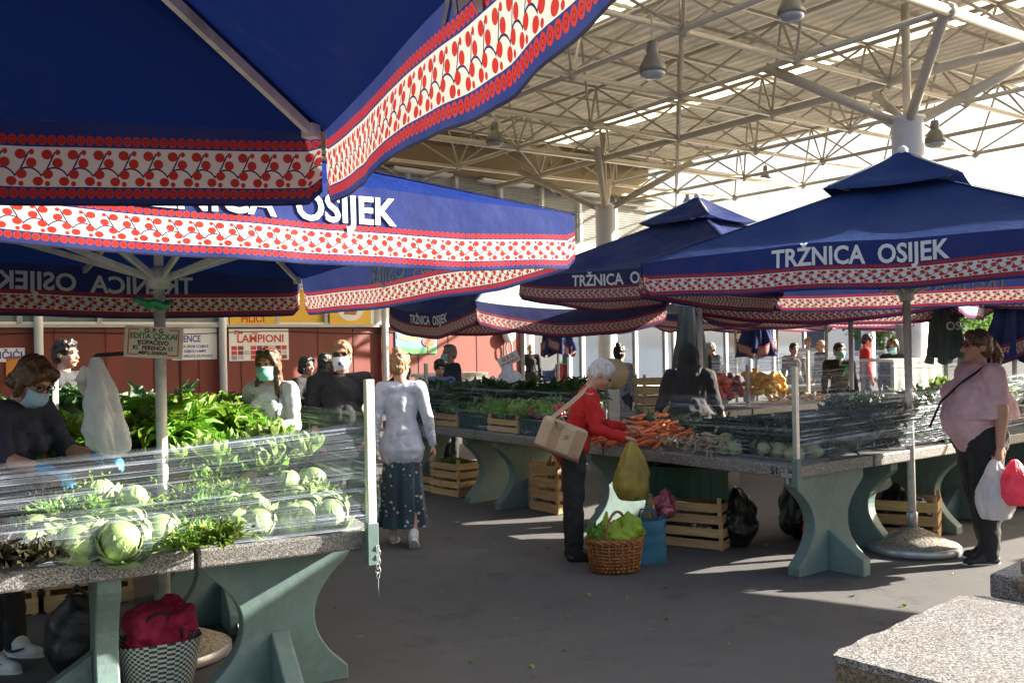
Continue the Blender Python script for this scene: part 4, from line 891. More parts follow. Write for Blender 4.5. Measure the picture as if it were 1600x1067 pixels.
heap('parsley_root', 'pars', 70, lambda u, v: rw(.85 + .6 * u, .08 + .55 * v), lambda p, r, q: .82 + .17 * r.random() * max(.1, 1 - abs((p - RC).dot(r1) - 1.1) * 2), RA1 + 2.2, 'pale parsley root in the pile between carrots and celery', 'root', 'parsley roots piled on the right stall', 2)
k = MB(); k.ball((0, 0, .055), (.06, .06, .055), 3, .3, 3); ME['cel'] = k.mesh('celery_root', MT['celery'], True)
k = MB(); k.ball((0, 0, .05), (.022, .022, .02), 2); 
rg = random.Random(5); k = MB()
for i in range(9): k.ball((rg.uniform(-.05, .05), rg.uniform(-.05, .05), rg.uniform(.01, .06)), .02, 2)
ME['rad'] = k.mesh('radish_bunch', MT['radish'], True)
for i in range(14):
    p = rw(.1 + .8 * rg.random(), .08 + .4 * rg.random()); p.z = TOPZ + .02 * (i % 3); item('celery_root', ME['cel'], p, i, .75 + .5 * rg.random(), 'knobbly pale celery root near the corner post marked 51', 'celery root', 'celery roots by the corner post')
scatter('celery_leaves', 'kale', 16, lambda u, v: rw(.15 + .8 * u, .35 + .45 * v), lambda p, r: .88 + .05 * r.random(), .9, 'celery leaf bunch behind the celery roots', 'greens', 'celery leaves by the corner post', .8, 7)
scatter('leafy_greens', 'dark', 12, lambda u, v: rw(1.0 + 1.3 * u, .6 + .3 * v), lambda p, r: .86 + .05 * r.random(), .9, 'green bunch behind the carrots', 'greens', 'green bunches behind the carrots', .8, 8)
for i in range(10):
    p = rw(2.75 + .3 * rg.random() + (i % 3) * .12, .12 + .6 * rg.random()); p.z = .96 + .05 * rg.random(); item('radish_bunch', ME['rad'], p, i, 1.3, 'red radish bunch left of the woman in red', 'radish', 'radish bunches on the right stall')
MT['teal_crate'] = pm('dark_teal_plastic', (.01, .05, .05), .4, .2, 5)
for i, (a_, m_) in enumerate([(2.5, 'w'), (3.05, 'p'), (3.6, 'w'), (4.15, 'p'), (4.7, 'w'), (5.25, 'p'), (5.75, 'w')]):
    p = rw(a_, .3); p.z = TOPZ; lab = ['behind the bag of the woman in red', 'left of the radishes', 'in the middle of the lettuce row', 'right of the grey post', 'left of the grey post', 'just right of the woman in grey', 'behind the woman in grey'][i]
    if m_ == 'w': crate('wooden crate of lettuce on the table ' + lab, p, RA1, .52, .45, .15, 2)
    else: plastic_crate('dark green plastic crate on the table ' + lab, p, RA1, .52, .42, .16, 'teal_crate')
scatter('lettuce', 'lett', 40, lambda u, v: rw(3.0 + 1.7 * u, .08 + .75 * v), lambda p, r: .93 + .08 * r.random(), 1.05, 'green lettuce in the crates between the grey post and the woman in red', 'lettuce', 'lettuces on the right stall', .5, 9)
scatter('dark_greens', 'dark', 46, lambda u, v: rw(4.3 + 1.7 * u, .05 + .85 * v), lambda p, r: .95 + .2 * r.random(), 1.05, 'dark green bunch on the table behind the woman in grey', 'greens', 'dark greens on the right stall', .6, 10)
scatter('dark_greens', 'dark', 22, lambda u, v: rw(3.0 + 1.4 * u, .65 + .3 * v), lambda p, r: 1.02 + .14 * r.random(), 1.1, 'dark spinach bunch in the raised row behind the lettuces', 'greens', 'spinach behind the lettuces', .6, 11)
# right stall, row behind the big parasol pole
scatter('kale', 'kale', 60, lambda u, v: rw(.08 + .7 * u, 1.15 + 1.45 * v), lambda p, r: .86 + .22 * r.random(), 1.05, 'dusky kale bunch wrapped behind the film right of the corner post', 'kale', 'kale heaped on the right stall', .7, 12)
scatter('lettuce', 'lett', 18, lambda u, v: rw(.1 + .7 * u, 2.9 + .9 * v), lambda p, r: 1.0 + .15 * r.random(), 1.2, 'bright lettuce between the parasol pole and the woman in pink', 'lettuce', 'lettuces by the parasol pole', .5, 13)
scatter('leafy_greens', 'dark', 14, lambda u, v: rw(.1 + .7 * u, 3.8 + 1.5 * v), lambda p, r: .88 + .1 * r.random(), 1.0, 'green bunch behind the woman in pink', 'greens', 'greens behind the woman in pink', .5, 14)
# inner table
for i, (x, y, z, lab) in enumerate([(1142, 643, 0, 'lower wooden crate right of the seller in black'), (1142, 620, .235, 'upper wooden crate stacked right of the seller in black')]):
    p = rw(4.35, 3.05); p.z = TOPZ + z; crate(lab, p, RA2 - .45, .5, .38, .22, 2)
def sack(label, p, r, m, seed, name='net_sack', h=1.5):
    t = thing(name, label, 'sack', p, 0, 'net sacks on the inner table')
    k = MB(); rg = random.Random(seed)
    for i in range(34):
        th = rg.uniform(0, 6.28); q = rg.random(); rr = r * (.86 - .25 * q) * (rg.random() ** .3); k.ball((rr * math.cos(th), rr * math.sin(th), .04 + q * r * h * .75), .045, 2)
    o = k.build('sack_body', MT[m], t, True); organic(o, .014, 3)
    k = MB(); k.tube([(0, 0, r * h * .7), (.01, 0, r * h * .85), (.02, .01, r * h)], [.05, .02, .045], 8); k.build('tied_neck', MT[m], t, True)
for i, (b_, a_, r_, m_, lab, z) in enumerate([(3.75, 4.2, .2, 'tomato', 'orange-red net sack right of the wooden crates', .12), (4.1, 4.25, .17, 'tomato', 'small red net sack in the row of sacks', .12), (4.35, 4.3, .17, 'onion', 'dark red onion sack behind the corner post', .08), (4.75, 4.1, .18, 'potato', 'front yellow potato sack right of the corner post', .1), (5.05, 4.45, .2, 'potato', 'yellow potato sack second from right', .1), (5.4, 4.4, .17, 'potato', 'rightmost yellow potato sack', .1), (4.7, 4.6, .16, 'onion', 'dark red onion sack at the back of the row', .12)]):
    p = rw(a_, b_); p.z = TOPZ + z; sack(lab, p, r_ * 1.3, m_, i)
k = MB(); k.ball((0, 0, .03), (.042, .032, .03), 2, .1, 3); ME['pot'] = k.mesh('potato', pm('potato_skin', (.5, .32, .13), .7, .25, 15, rnd=.3), True)
for i in range(50):
    p = rw(4.0 + .75 * rg.random(), 5.5 + .9 * rg.random()); p.z = TOPZ + .02 * (i % 3); item('potato', ME['pot'], p, rg.random() * 6, 1, 'loose potato right of the yellow sacks', 'potato', 'loose potatoes on the inner table')
# white covered stands, boxes, garlic etc. in the middle distance
MT['cloth_white'] = pm('off_white_cloth', (.62, .6, .52), .8, .15, 6, dirt=(.3, .28, .24), dscale=9)
for i, (x0, x1, Y, z, lab) in enumerate([(648, 762, 16, 1.22, 'pale patterned sheet over a stand before the red wall'), (1395, 1470, 15, 1.35, 'tan cardboard sheet leaning on the stall left of the near column'), (975, 1050, 15, .95, 'white covered stand behind the woman in red')]):
    a_ = at(x0, 560, Y); b_ = at(x1, 560, Y + .5); c_ = (a_ + b_) / 2; d_ = b_ - a_; t = thing('covered_stand', lab, 'stand', (c_.x, c_.y, 0), math.atan2(d_.y, d_.x))
    L_ = math.hypot(d_.x, d_.y); k = MB(); k.box((0, .35, z - .03), (L_, .7, .05)); k.build('top_sheet', MT['cloth_white'], t, bevel=.01)
    k = MB(); k.grid(lambda u, v, L_=L_, z=z: Vector(((u - .5) * L_, -.02 + .02 * math.sin(u * 30) * (1 - v), .2 + (z - .25) * v)), 40, 6); k.build('front_sheet', MT['cloth_white'], t, True)
    for sx in (-1, 1):
        for sy in (0.05, .65): k = MB(); k.box((sx * (L_ / 2 - .05), sy, (z - .06) / 2), (.05, .05, z - .06)); k.build('leg', MT['grey_metal'], t)
# bags and boxes under the tables
MT['black_bag'] = pm('black_bin_liner', (.01, .01, .013), .38, .3, 10, bump=1, bscale=14)
MT['bag_white'] = pm('white_carrier_plastic', (.7, .7, .72), .3, .1, 8, bump=1, bscale=22, trans=.3)
MT['bag_pink'] = pm('pink_carrier_plastic', (.7, .1, .17), .3, .25, 8, bump=1, bscale=22, trans=.35)
MT['bag_yellow'] = pm('yellow_carrier_plastic', (.55, .46, .12), .3, .5, 5, bump=.6, bscale=14, trans=.55)
MT['bag_lime'] = pm('lime_carrier_plastic', (.4, .55, .05), .3, .12, 8, bump=.6, bscale=14, trans=.35)
MT['bag_blue'] = pm('turquoise_shopping_bag', (.015, .13, .2), .45, .15, 5, bump=.3, bscale=12)
def lump(name, label, cat, p, r, m, seed, amp=.3, sub=4, group=None, fr=1.6):
    k = MB(); k.ball((0, 0, r[2] * .93), r, sub + 1, amp, fr, seed=seed)
    for i, q in enumerate(k.v):
        q = Vector(q); d = noise.noise(q * 9 + Vector((seed, 3, 1))) * .02 + abs(noise.noise(q * 17 + Vector((seed, 8, 2)))) * .018; h_ = max(0, q.z / (r[2] * 1.9)); f = 1 - .45 * h_ ** 2
        k.v[i] = ((q.x + q.x / r[0] * d) * f * (1.12 - .1 * h_), (q.y + q.y / r[1] * d) * f * (1.12 - .1 * h_), q.z + d)
    k.v = [(x, y, max(0, z)) for x, y, z in k.v]; o = k.build(name, MT[m], None, True); o.location = p; return tag(o, label, cat, group)
MT['parcel'] = pm('red_silver_film', (.4, .1, .14), .25, .7, 9, metal=.5, bump=1, bscale=16)
lump('bin_bag', 'black bin bag under the table between the corner leg and the green crate', 'bag', gnd(1150, 850), (.17, .2, .25), 'black_bag', 1)
lump('bin_bag', 'black bin bag right of the corner leg marked 51', 'bag', gnd(1248, 840), (.16, .18, .28), 'black_bag', 2)
lump('bin_bag', 'red sack in the dark right of the corner leg', 'bag', gnd(1275, 850), (.1, .12, .2), 'tomato', 3)
lump('plastic_parcel', 'crinkled red and silver bag hanging behind the yellow carrier bag', 'bag', Vector((1.2, 7.45, .27)), (.09, .09, .12), 'parcel', 4)
for i, (p, z, rz, kind, lab) in enumerate([(Vector((1.5, 7.78, 0)), 0, -.55, 'w', 'bottom wooden crate under the carrot table'), (Vector((1.48, 7.79, 0)), .2, -.5, 'w', 'upper wooden crate carrying the dark green plastic crate'), (Vector((1.52, 7.83, 0)), .4, -.45, 'p', 'dark green plastic crate on top of the wooden crates under the carrot table')]):
    q = p.copy(); q.z = z
    if kind == 'w': crate(lab, q, rz, .62, .4, .19, 2)
    else: plastic_crate(lab, q, rz, .66, .42, .25)
scatter('leafy_greens', 'dark', 5, lambda u, v: Vector((1.3 + .4 * u, 7.7 + .16 * v, 0)), lambda p, r: .03, .6, 'dark leaves inside the bottom crate under the carrot table', 'greens', 'leaves in the bottom crate', .4, 15)
cq = gnd(1428, 838); cq = Vector((3.3, 7.95, 0)); crate('sunlit wooden crate of black bags beside the parasol base', cq, -.5, .6, .4, .34, 3)
lump('bin_bag', 'black plastic bag bulging out of the sunlit crate', 'bag', cq + Vector((0, 0, .03)), (.24, .15, .2), 'black_bag', 6, .3)
for i, (x, y, z, lab) in enumerate([(712, 752, 0, 'bottom wooden crate on the floor under the table beside the woman in grey'), (716, 735, .2, 'wooden crate of garlic stacked under the table beside the woman in grey'), (690, 748, 0, 'wooden crate half hidden behind the woman in grey')]):
    p = rw(4.9 + (.5 if i == 2 else 0), .35); p.z = z; crate(lab, p, RA1 + .1, .5, .36, .19, 2)
scatter('endive', 'fris', 7, lambda u, v: rw(4.75 + .3 * u, .25 + .2 * v), lambda p, r: .32, .8, 'pale green bunch in the crate under the table beside the woman in grey', 'greens', 'bunches in the floor crate', .4, 16)
p = rw(3.3, .5); p.z = 0; crate('upright wooden crate seen through the table legs', p, RA1, .45, .3, .5, 4)
# wicker basket with lime bags
bk = Vector((.73, 6.87, 0)); t = thing('wicker_basket', 'brown wicker basket on the floor before the woman in red', 'basket', bk, .1)
MT['wicker'] = pm('brown_wicker', (.3, .11, .03), .55, .35, 14, bump=.3, bscale=30)
k = MB(); nst = 34
for r_ in range(9):
    pts = []
    for i in range(nst * 2):
        th = math.pi * i / nst; h_ = r_ / 8; a1, b1 = .165 + .035 * h_, .115 + .03 * h_; o_ = .008 * (1 if (i + r_) % 2 else -1); pts.append((math.cos(th) * (a1 + o_), math.sin(th) * (b1 + o_), .02 + h_ * .2))
    k.tube(pts, .0125, 5, closed=True)
k.lathe([(.001, .012), (.165, .012), (.19, .21)], 32, sy=.72)
k.build('woven_body', MT['wicker'], t, True)
k = MB()
for i in range(26): th = 2 * math.pi * i / 26; k.tube([(math.cos(th) * .174, math.sin(th) * .124, .0), (math.cos(th) * .212, math.sin(th) * .158, .235)], .006, 5)
k.build('stakes', MT['wicker'], t, True)
k = MB()
for q in range(2): k.tube([(math.cos(2 * math.pi * i / 40) * (.205 + .01 * math.sin(i * 1.57 + q * 3)), math.sin(2 * math.pi * i / 40) * (.15 + .01 * math.sin(i * 1.57 + q * 3)), .24 + .012 * math.cos(i * 1.57 + q * 3)) for i in range(40)], .013, 6, closed=True)
k.build('rim', MT['wicker'], t, True)
k = MB(); k.tube([(0.02, math.cos(q) * .15, .24 + .2 * math.sin(q)) for q in [math.pi * i / 14 for i in range(15)]], .011, 6); o = k.build('handle', MT['wicker'], t, True); o.rotation_euler.z = -.75
def carrier(name, label, p, w_, h_, d_, m, seed, handles=True, contents=None, rz=0, cat='bag', neck=.25, group=None):
    """hanging carrier bag: p is the top point where it is held"""
    t = thing(name, label, cat, p, rz, group); k = MB(); rg = random.Random(seed)
    def fn(u, v):
        th = 2 * math.pi * u; z = -h_ * v; s = neck + (1 - neck) * min(1, (v / .55)) ** .8 if v < .55 else 1 - .35 * max(0, (v - .72) / .28) ** 2
        s *= 1 + .05 * math.sin(7 * th + 4 * v + seed) * (1 - .5 * v) + .16 * noise.noise(Vector((math.cos(th) * 1.5, math.sin(th) * 1.5, v * 4 + seed))) + .1 * abs(noise.noise(Vector((math.cos(th) * 4, math.sin(th) * 4, v * 3 + seed)))) + .05 * abs(noise.noise(Vector((math.cos(th) * 9, math.sin(th) * 9, v * 9 + seed))))
        if v > .985: s *= .5
        return Vector((w_ / 2 * s * math.cos(th), d_ / 2 * s * math.sin(th), z))
    k.grid(fn, 90, 50); k.add([fn(i / 90, 1) for i in range(90)], [tuple(range(90))]); k.build('pouch', MT[m], t, True)
    if contents:
        k = MB()
        for i in range(14): th = rg.uniform(0, 6.3); k.ball((w_ * .33 * math.cos(th) * rg.random() ** .5, d_ * .33 * math.sin(th), -h_ * rg.uniform(.6, .93)), w_ * .13, 2, mi=i % len(contents))
        k.build('contents', contents, t, True)
    return t
MT['fruit_y'] = pm('yellow_fruit', (.6, .4, .03), .4, .2); MT['fruit_r'] = pm('red_fruit', (.6, .08, .02), .4, .2)
lump('lime_bag', 'lime green carrier bag knotted and stuffed in the wicker basket', 'bag', bk + Vector((.0, .0, .17)), (.13, .1, .1), 'bag_lime', 11, .45)
k = MB(); k.tube([(-.06, 0, 0), (-.07, 0, .08), (-.06, .01, .15), (-.055, 0, .2)], [.05, .03, .022, .008], 10); o = k.build('bag_handle', MT['bag_lime'], bpy.data.objects['lime_bag'], True); o.location.z = .07
lump('lime_bag', 'second lime carrier bag behind the basket handle', 'bag', bk + Vector((.12, .06, .2)), (.1, .09, .11), 'bag_lime', 12, .4)
for i in range(4): item('lettuce', ME['lett%d' % (i % 3)], bk + Vector((-.13 + .03 * (i % 2), -.03 + .03 * i, .22 + .03 * (i % 2))), i * 2, .75, 'green lettuce sticking out of the wicker basket', 'lettuce', 'lettuces in the wicker basket')
t = thing('shopping_bag', 'turquoise shopping bag standing behind the wicker basket', 'bag', (1.02, 7.16, 0), .2); t.scale = (.86, .86, .88)
k = MB(); k.grid(lambda u, v: Vector(((.15 + .02 * v) * (abs(math.cos(6.283 * u)) ** .5 * (1 if math.cos(6.283 * u) > 0 else -1)) * 1.0 + .012 * noise.noise(Vector((u * 9, v * 4, 2))), (.09 - .03 * v) * (abs(math.sin(6.283 * u)) ** .5 * (1 if math.sin(6.283 * u) > 0 else -1)) + .015 * noise.noise(Vector((u * 8, v * 4, 7))), v * .38 + .02 * math.cos(12.5 * u) * v)), 48, 12); k.build('pouch', MT['bag_blue'], t, True)
for s in (-1, 1): k = MB(); k.tube([(-.07, s * .05, .37), (-.05, s * .05, .45), (.05, s * .05, .45), (.07, s * .05, .37)], .008, 6); k.build('handle', MT['bag_blue'], t, True)
# under the cabbage stall: checked basket, pink jacket, foil, backpack
bq = gnd(240, 1062); bq = Vector((-1.8, 4.66, 0)); t = thing('checked_basket', 'black white and green checked shopping basket under the cabbage stall', 'basket', bq, LA2)
def mk_check():
    m, nt, b = new_mat('woven_check'); uv = N(nt, 'ShaderNodeTexCoord').outputs['UV']; ck = N(nt, 'ShaderNodeTexChecker'); ck.inputs['Scale'].default_value = 1; mp = N(nt, 'ShaderNodeMapping'); mp.inputs['Scale'].default_value = (62, 19, 1); mp.inputs['Rotation'].default_value = (0, 0, .0); nt.links.new(uv, mp.inputs[0]); nt.links.new(mp.outputs[0], ck.inputs['Vector'])
    s = N(nt, 'ShaderNodeSeparateXYZ'); nt.links.new(uv, s.inputs[0]); n = noise_(nt, 3, 2, .5, mp.outputs[0]); dark = mixc(nt, math_(nt, 'GREATER_THAN', n.outputs[0], .52), (.012, .012, .016), (.01, .13, .12))
    lt = mixc(nt, math_(nt, 'GREATER_THAN', n.outputs[0], .66), (.6, .58, .55), (.4, .05, .05)); nt.links.new(dark, ck.inputs['Color1']); nt.links.new(lt, ck.inputs['Color2']); nt.links.new(ck.outputs[0], b.inputs['Base Color']); b.inputs['Roughness'].default_value = .4; return m
k = MB(); k.grid(lambda u, v: Vector(((.19 + .05 * v) * (abs(math.cos(6.283 * u)) ** .6 * (1 if math.cos(6.283 * u) > 0 else -1)), (.13 + .04 * v) * (abs(math.sin(6.283 * u)) ** .6 * (1 if math.sin(6.283 * u) > 0 else -1)), .02 + v * .27)), 48, 14); k.build('woven_body', mk_check(), t, True); t.scale = (.84, .84, .88)
k = MB(); k.tube([(.12 * math.cos(q), -.1, .29 + .16 * math.sin(q)) for q in [math.pi * i / 12 for i in range(13)]], .009, 6); k.build('handle', MT['black_ink'], t, True)
MT['pink_cloth'] = pm('raspberry_cloth', (.36, .012, .06), .8, .2, 4, bump=.25, bscale=10)
k = MB(); k.box((0, 0, .17), (.36, .22, .18)); k.ball((-.05, 0, .3), (.2, .14, .12), 3); k.capsule((-.16, -.08, .2), (.18, -.1, .36), .06, .05); k.capsule((.14, .05, .36), (.2, -.06, .24), .06, .05); k.capsule((-.15, .05, .33), (.1, .08, .38), .05, .06)
o = k.build('folded_jacket', MT['pink_cloth'], None, True); o.location = bq + Vector((0, 0, .12)); o.rotation_euler.z = LA2; o.scale = (.74, .74, .74); o.location.z += .0; tag(o, 'raspberry pink jacket stuffed into the checked basket', 'jacket'); organic(o, .012, 3, .075, .09)
k = MB(); k.grid(lambda u, v: Vector(((u - .5) * .42, (v - .5) * .3, .09 + .05 * noise.noise(Vector((u * 5, v * 5, 1))) + .03 * noise.noise(Vector((u * 14, v * 14, 4))) - .06 * abs(v - .5))), 40, 30)
o = k.build('foil_sheet', pm('crumpled_silver_foil', (.55, .55, .6), .25, .15, 10, metal=.7, bump=.5, bscale=18), None, True); o.location = (-1.42, 5.45, 0); o.rotation_euler.z = .3; tag(o, 'crumpled silver foil lying under the cabbage stall', 'foil')
item('cabbage', ME['cab2'], Vector((-1.28, 5.05, .045)), 1, .42, 'small fallen cabbage heart on the ground by the silver foil', 'cabbage', None)
t = thing('backpack', 'black backpack on the ground left of the checked basket', 'backpack', (-2.32, 4.9, 0), .4)
k = MB(); k.ball((0, 0, .2), (.16, .12, .22), 3, .15, 2); k.ball((0, -.08, .13), (.12, .07, .12), 3); o = k.build('body', MT['black_bag'], t, True); organic(o, .015, 4)
k = MB(); k.tube([(-.05, 0, .4), (0, 0, .46), (.05, 0, .4)], .012, 6); k.build('handle', MT['black_ink'], t, True)
# sign on the parasol pole, ribbon, hook with the hanging white bag
sp = at(247, 535, 4.92); t = thing('paper_sign', 'hand-lettered cream sign with red frame hung on the white pole', 'sign', sp + Vector((.0, -.06, 0)), -.02); t.rotation_euler.y = .07
SW, SH = .31, .165
MT['cream_card'] = pm('cream_card', (.6, .53, .43), .6, .08, 4)
k = MB(); k.box((0, 0, 0), (SW, .006, SH)); k.build('board', MT['cream_card'], t, bevel=.002)
k = MB()
for (x, z, w_, h_) in [(-.105, .066, .05, .004), (.105, .066, .05, .004), (-.105, -.066, .05, .004), (.105, -.066, .05, .004), (-.132, 0, .004, .136), (.132, 0, .004, .136)]: k.box((x, -.005, z), (w_, .003, h_))
k.build('red_frame', MT['red_ink'], t)
for s, z, sz, m_ in [('O. P. G', .05, .033, 'black_ink'), ('EDITA CICKAI', .018, .04, 'green_ink'), ('KOPAČEVO', -.012, .031, 'black_ink'), ('KIŠ FERENCA 11', -.04, .03, 'black_ink'), ('MBPG 0200024', -.064, .024, 'black_ink')]:
    k = MB(); put_text(k, s, sz, lambda x, y, z=z: Vector((x, -.006, z + y))); k.build('lettering', MT[m_], t)
hubp = at(247, 476, 4.95); k = MB()
k.tube([(.05 * math.cos(q), .05 * math.sin(q), .012 * math.sin(3 * q)) for q in [2 * math.pi * i / 20 for i in range(20)]], .02, 6, closed=True); k.tube([(-.03, -.045, 0), (-.09, -.05, .03), (-.11, -.05, .02)], [.02, .018, .012], 6)
o = k.build('green_ribbon', pm('green_plastic_ribbon', (.02, .25, .09), .4, .2, 9), None, True); o.location = hubp; tag(o, 'green plastic ribbon tied round the white pole', 'ribbon')
k = MB(); k.tube([(0, 0, 0), (-.12, .01, -.012), (-.27, .02, -.02), (-.3, .02, -.045)], .012, 6); o = k.build('hook_arm', MT['black_ink'], None, True); o.location = at(228, 548, 4.95); tag(o, 'dark iron arm reaching left from the white pole', 'hook')
k = MB(); k.tube([gnd(286, 705, .8) + Vector((0, 0, -.0)), at(281, 566, 4.95)], .009, 6); o = k.build('sign_rod', pm('rusty_rod', (.1, .05, .03), .7), None, True); tag(o, 'thin rusty rod standing right of the white pole', 'rod')
hb = at(150, 558, 4.85)
t = thing('hanging_bag', 'long white plastic bag hanging from the iron arm beside the seller', 'bag', hb, -.3)
def hbag(u, v):
    th = 2 * math.pi * u; s = .02 + .085 * min(1, v * 1.25) ** .75; s *= 1 + .16 * math.sin(5 * th + 2 * v) * (1 - v * .6) + .2 * noise.noise(Vector((math.cos(th), math.sin(th), v * 5))) + .12 * abs(noise.noise(Vector((math.cos(th) * 3, math.sin(th) * 3, v * 4)))) + .07 * abs(noise.noise(Vector((math.cos(th) * 7, math.sin(th) * 7, v * 12))))
    if v > .95: s *= 1 - (v - .95) * 6
    return Vector((s * 1.15 * math.cos(th) + .075 * v, s * .7 * math.sin(th), -.5 * v + .02 * math.sin(2 * th) * v))
k = MB(); k.grid(hbag, 90, 70); k.build('pouch', MT['bag_white'], t, True)
k = MB(); k.grid(lambda u, v: Vector((-.02 - .1 * v + .015 * math.sin(u * 7), (u - .5) * .1, -.05 - .1 * u - .06 * v + .02 * math.sin(v * 6 + u * 4))), 12, 12); k.build('loose_flap', MT['bag_white'], t, True)
MT['clear_bag'] = mk_film('clear_bag', .25, .4, 20)
lump('clear_bag', 'translucent white bag on the table under the sellers hands', 'bag', gnd(150, 735, .8) , (.11, .09, .1), 'bag_white', 31, .4)
# middle-distance stall things: plastic bags and leaning sign on the right stall
for i, (x, y, Y, r_, m_, lab) in enumerate([(770, 592, 11.6, .13, 'bag_white', 'white knotted bag among the greens behind the lettuces'), (820, 590, 10.8, .12, 'bag_white', 'translucent bag left of the woman in red'), (795, 575, 11, .15, 'bag_white', 'tall white bag under the leaning price sign')]):
    p = at(x, y, Y); p.z = 1.0; lump('carrier_bag', lab, 'bag', p, (r_, r_ * .8, r_ * 1.1 if i != 2 else .24), m_, 40 + i, .35)
p = at(795, 562, 11); t = thing('price_sign', 'small tilted cream sign with dark lettering above the greens', 'sign', p, .1); t.rotation_euler.y = -.45
k = MB(); k.box((0, 0, 0), (.26, .01, .13)); k.build('board', MT['cream_card'], t)
k = MB(); put_text(k, 'O. P. G', .05, lambda x, y: Vector((x, -.009, y + .01))); k.build('lettering', MT['black_ink'], t)
k = MB(); put_text(k, 'KOPAČEVO', .04, lambda x, y: Vector((x, -.009, y - .045))); k.build('lettering', MT['red_ink'], t)
k = MB(); k.tube([(0, .02, -.06), (-.1, .02, -.3)], .012, 6); k.build('stick', MT['crate_wood'], t)
k = MB(); k.tube([(0, 0, 0), (.01, 0, .05), (.0, 0, .14)], [.035, .045, .01], 8); o = k.build('yellow_peppers', MT['fruit_y'], None, True); o.location = at(797, 600, 10.9); o.location.z = 1.1; tag(o, 'yellow bag hanging under the tilted cream sign', 'bag')
# kitchen scale post and wooden box right of the woman in red
p = at(958, 600, 10.2); t = thing('market_scale', 'round scale dial on a pale wooden post behind the head of the woman in red', 'scale', (p.x, p.y, 0), 0)
k = MB(); k.box((0, 0, .6), (.12, .1, 1.2)); k.build('wooden_post', pm('pale_beam', (.5, .45, .36), .7, .15), t, bevel=.005)
k = MB(); k.tube([(0, -.05, 1.35), (0, .05, 1.35)], .17, 24); k.build('dial', pm('tan_dial', (.4, .3, .17), .5, .25, 4), t, True)
# broken slabs on the table at the right edge
zq = Vector((0, 0, TOPZ))
e0 = gnd(1572, 928, .8); ec = e0 + d1 * .36 + d2 * .22; chunk('broken_slab', 'lower broken terrazzo slab at the right edge', Vector((ec.x, ec.y, TOPZ)), q2, (.72, .44, .05), MT['rough_edge'], 5)
chunk('broken_slab', 'upper broken slab with rough brown edge at the right edge', Vector((ec.x + .02, ec.y + .04, TOPZ + .05)), q2 + .08, (.7, .32, .05), MT['rough_edge'], 9)
k = MB(); k.tube([(0, 0, 0), (.7, .04, 0)], .03, 16); o = k.build('rolled_film', MT['bag_white'], None, True); o.location = Vector((e0.x + .17, e0.y + .17, TOPZ + .13)); o.rotation_euler.z = q2 + .05; tag(o, 'white roll of plastic lying on the broken slabs', 'plastic roll')

rg = random.Random(77)
for i in range(26):
    a_, b_ = lw(.08 + .55 * rg.random(), -.0), 0
    q = lw(.1 + .6 * rg.random(), .12 + .62 * rg.random()) if i < 13 else lw(.1 + .45 * rg.random(), 1.0 + .55 * rg.random()); q.z = TOPZ + .075
    item('cabbage', ME['cab%d' % (i % 4)], q, i * 2.3, .62 + .2 * rg.random(), 'smaller cabbage filling the pile behind the front ones', 'cabbage', 'small cabbages filling the piles', (rg.uniform(-.6, .6), rg.uniform(-.6, .6)))
k = MB(); k.grid(lambda u, v: Vector(((u - .5) * .05, (v - .5) * .028 * math.sin(math.pi * (.1 + .8 * u)), .012 * math.sin(5 * u + 3 * v))), 5, 3); ME['scrap'] = k.mesh('leaf_scrap', MT['leaf_pale'], True)
for i in range(34):
    q = gnd(rg.uniform(500, 1500), rg.uniform(800, 1050)); q.z = .006; item('leaf_scrap', ME['scrap'], q, rg.uniform(0, 6), rg.uniform(.4, 1.1), 'torn leaf scrap trodden on the asphalt', 'leaf', 'leaf scraps on the asphalt')
# ------------------------------------------------------------------ people
MT['skin'] = pm('skin', (.5, .27, .19), .5, .12, 14, sss=.12); MT['skin_tan'] = pm('tanned_skin', (.42, .2, .13), .5, .12, 14, sss=.12)
def cloth(name, c, var=.2, sc=14, **kw): MT[name] = pm(name, c, .85, var, sc, bump=.25, bscale=90, **kw)
cloth('cloth_black', (.02, .02, .023)); cloth('cloth_navy', (.02, .025, .05)); cloth('cloth_dark', (.03, .03, .035)); cloth('cloth_red', (.5, .018, .016)); cloth('cloth_greyblue', (.48, .51, .6)); cloth('cloth_offwhite', (.5, .5, .53)); cloth('cloth_pink', (.66, .42, .47)); cloth('cloth_denim', (.1, .16, .35)); cloth('cloth_brown', (.05, .03, .025)); cloth('cloth_green', (.03, .04, .03)); cloth('cloth_pattern', (.3, .3, .32), .9, 30)
def hairmat(name, c, c2):
    m, nt, b = new_mat(name); n = noise_(nt, 1, 3, .6, coords(nt, 'Object', (70, 70, 9))); nt.links.new(ramp(nt, n.outputs[0], [(.3, c), (.7, c2)]), b.inputs['Base Color']); b.inputs['Roughness'].default_value = .45; bump_(nt, n.outputs[0], .8, .01, b); MT[name] = m
hairmat('hair_brown', (.05, .022, .01), (.15, .07, .03)); hairmat('hair_dark', (.006, .005, .005), (.025, .018, .015)); hairmat('hair_white', (.45, .43, .4), (.72, .7, .66)); hairmat('hair_grey', (.12, .12, .12), (.35, .34, .33)); hairmat('hair_fair', (.14, .075, .03), (.36, .22, .1))
MT['mask_teal'] = pm('teal_face_mask', (.22, .55, .52), .8, .06, 10); MT['mask_blue'] = pm('pale_blue_face_mask', (.35, .52, .7), .8, .06, 10); MT['mask_white'] = pm('white_respirator', (.75, .75, .75), .8, .05, 10); MT['valve_blue'] = pm('blue_valve', (.02, .06, .3), .4, .1)
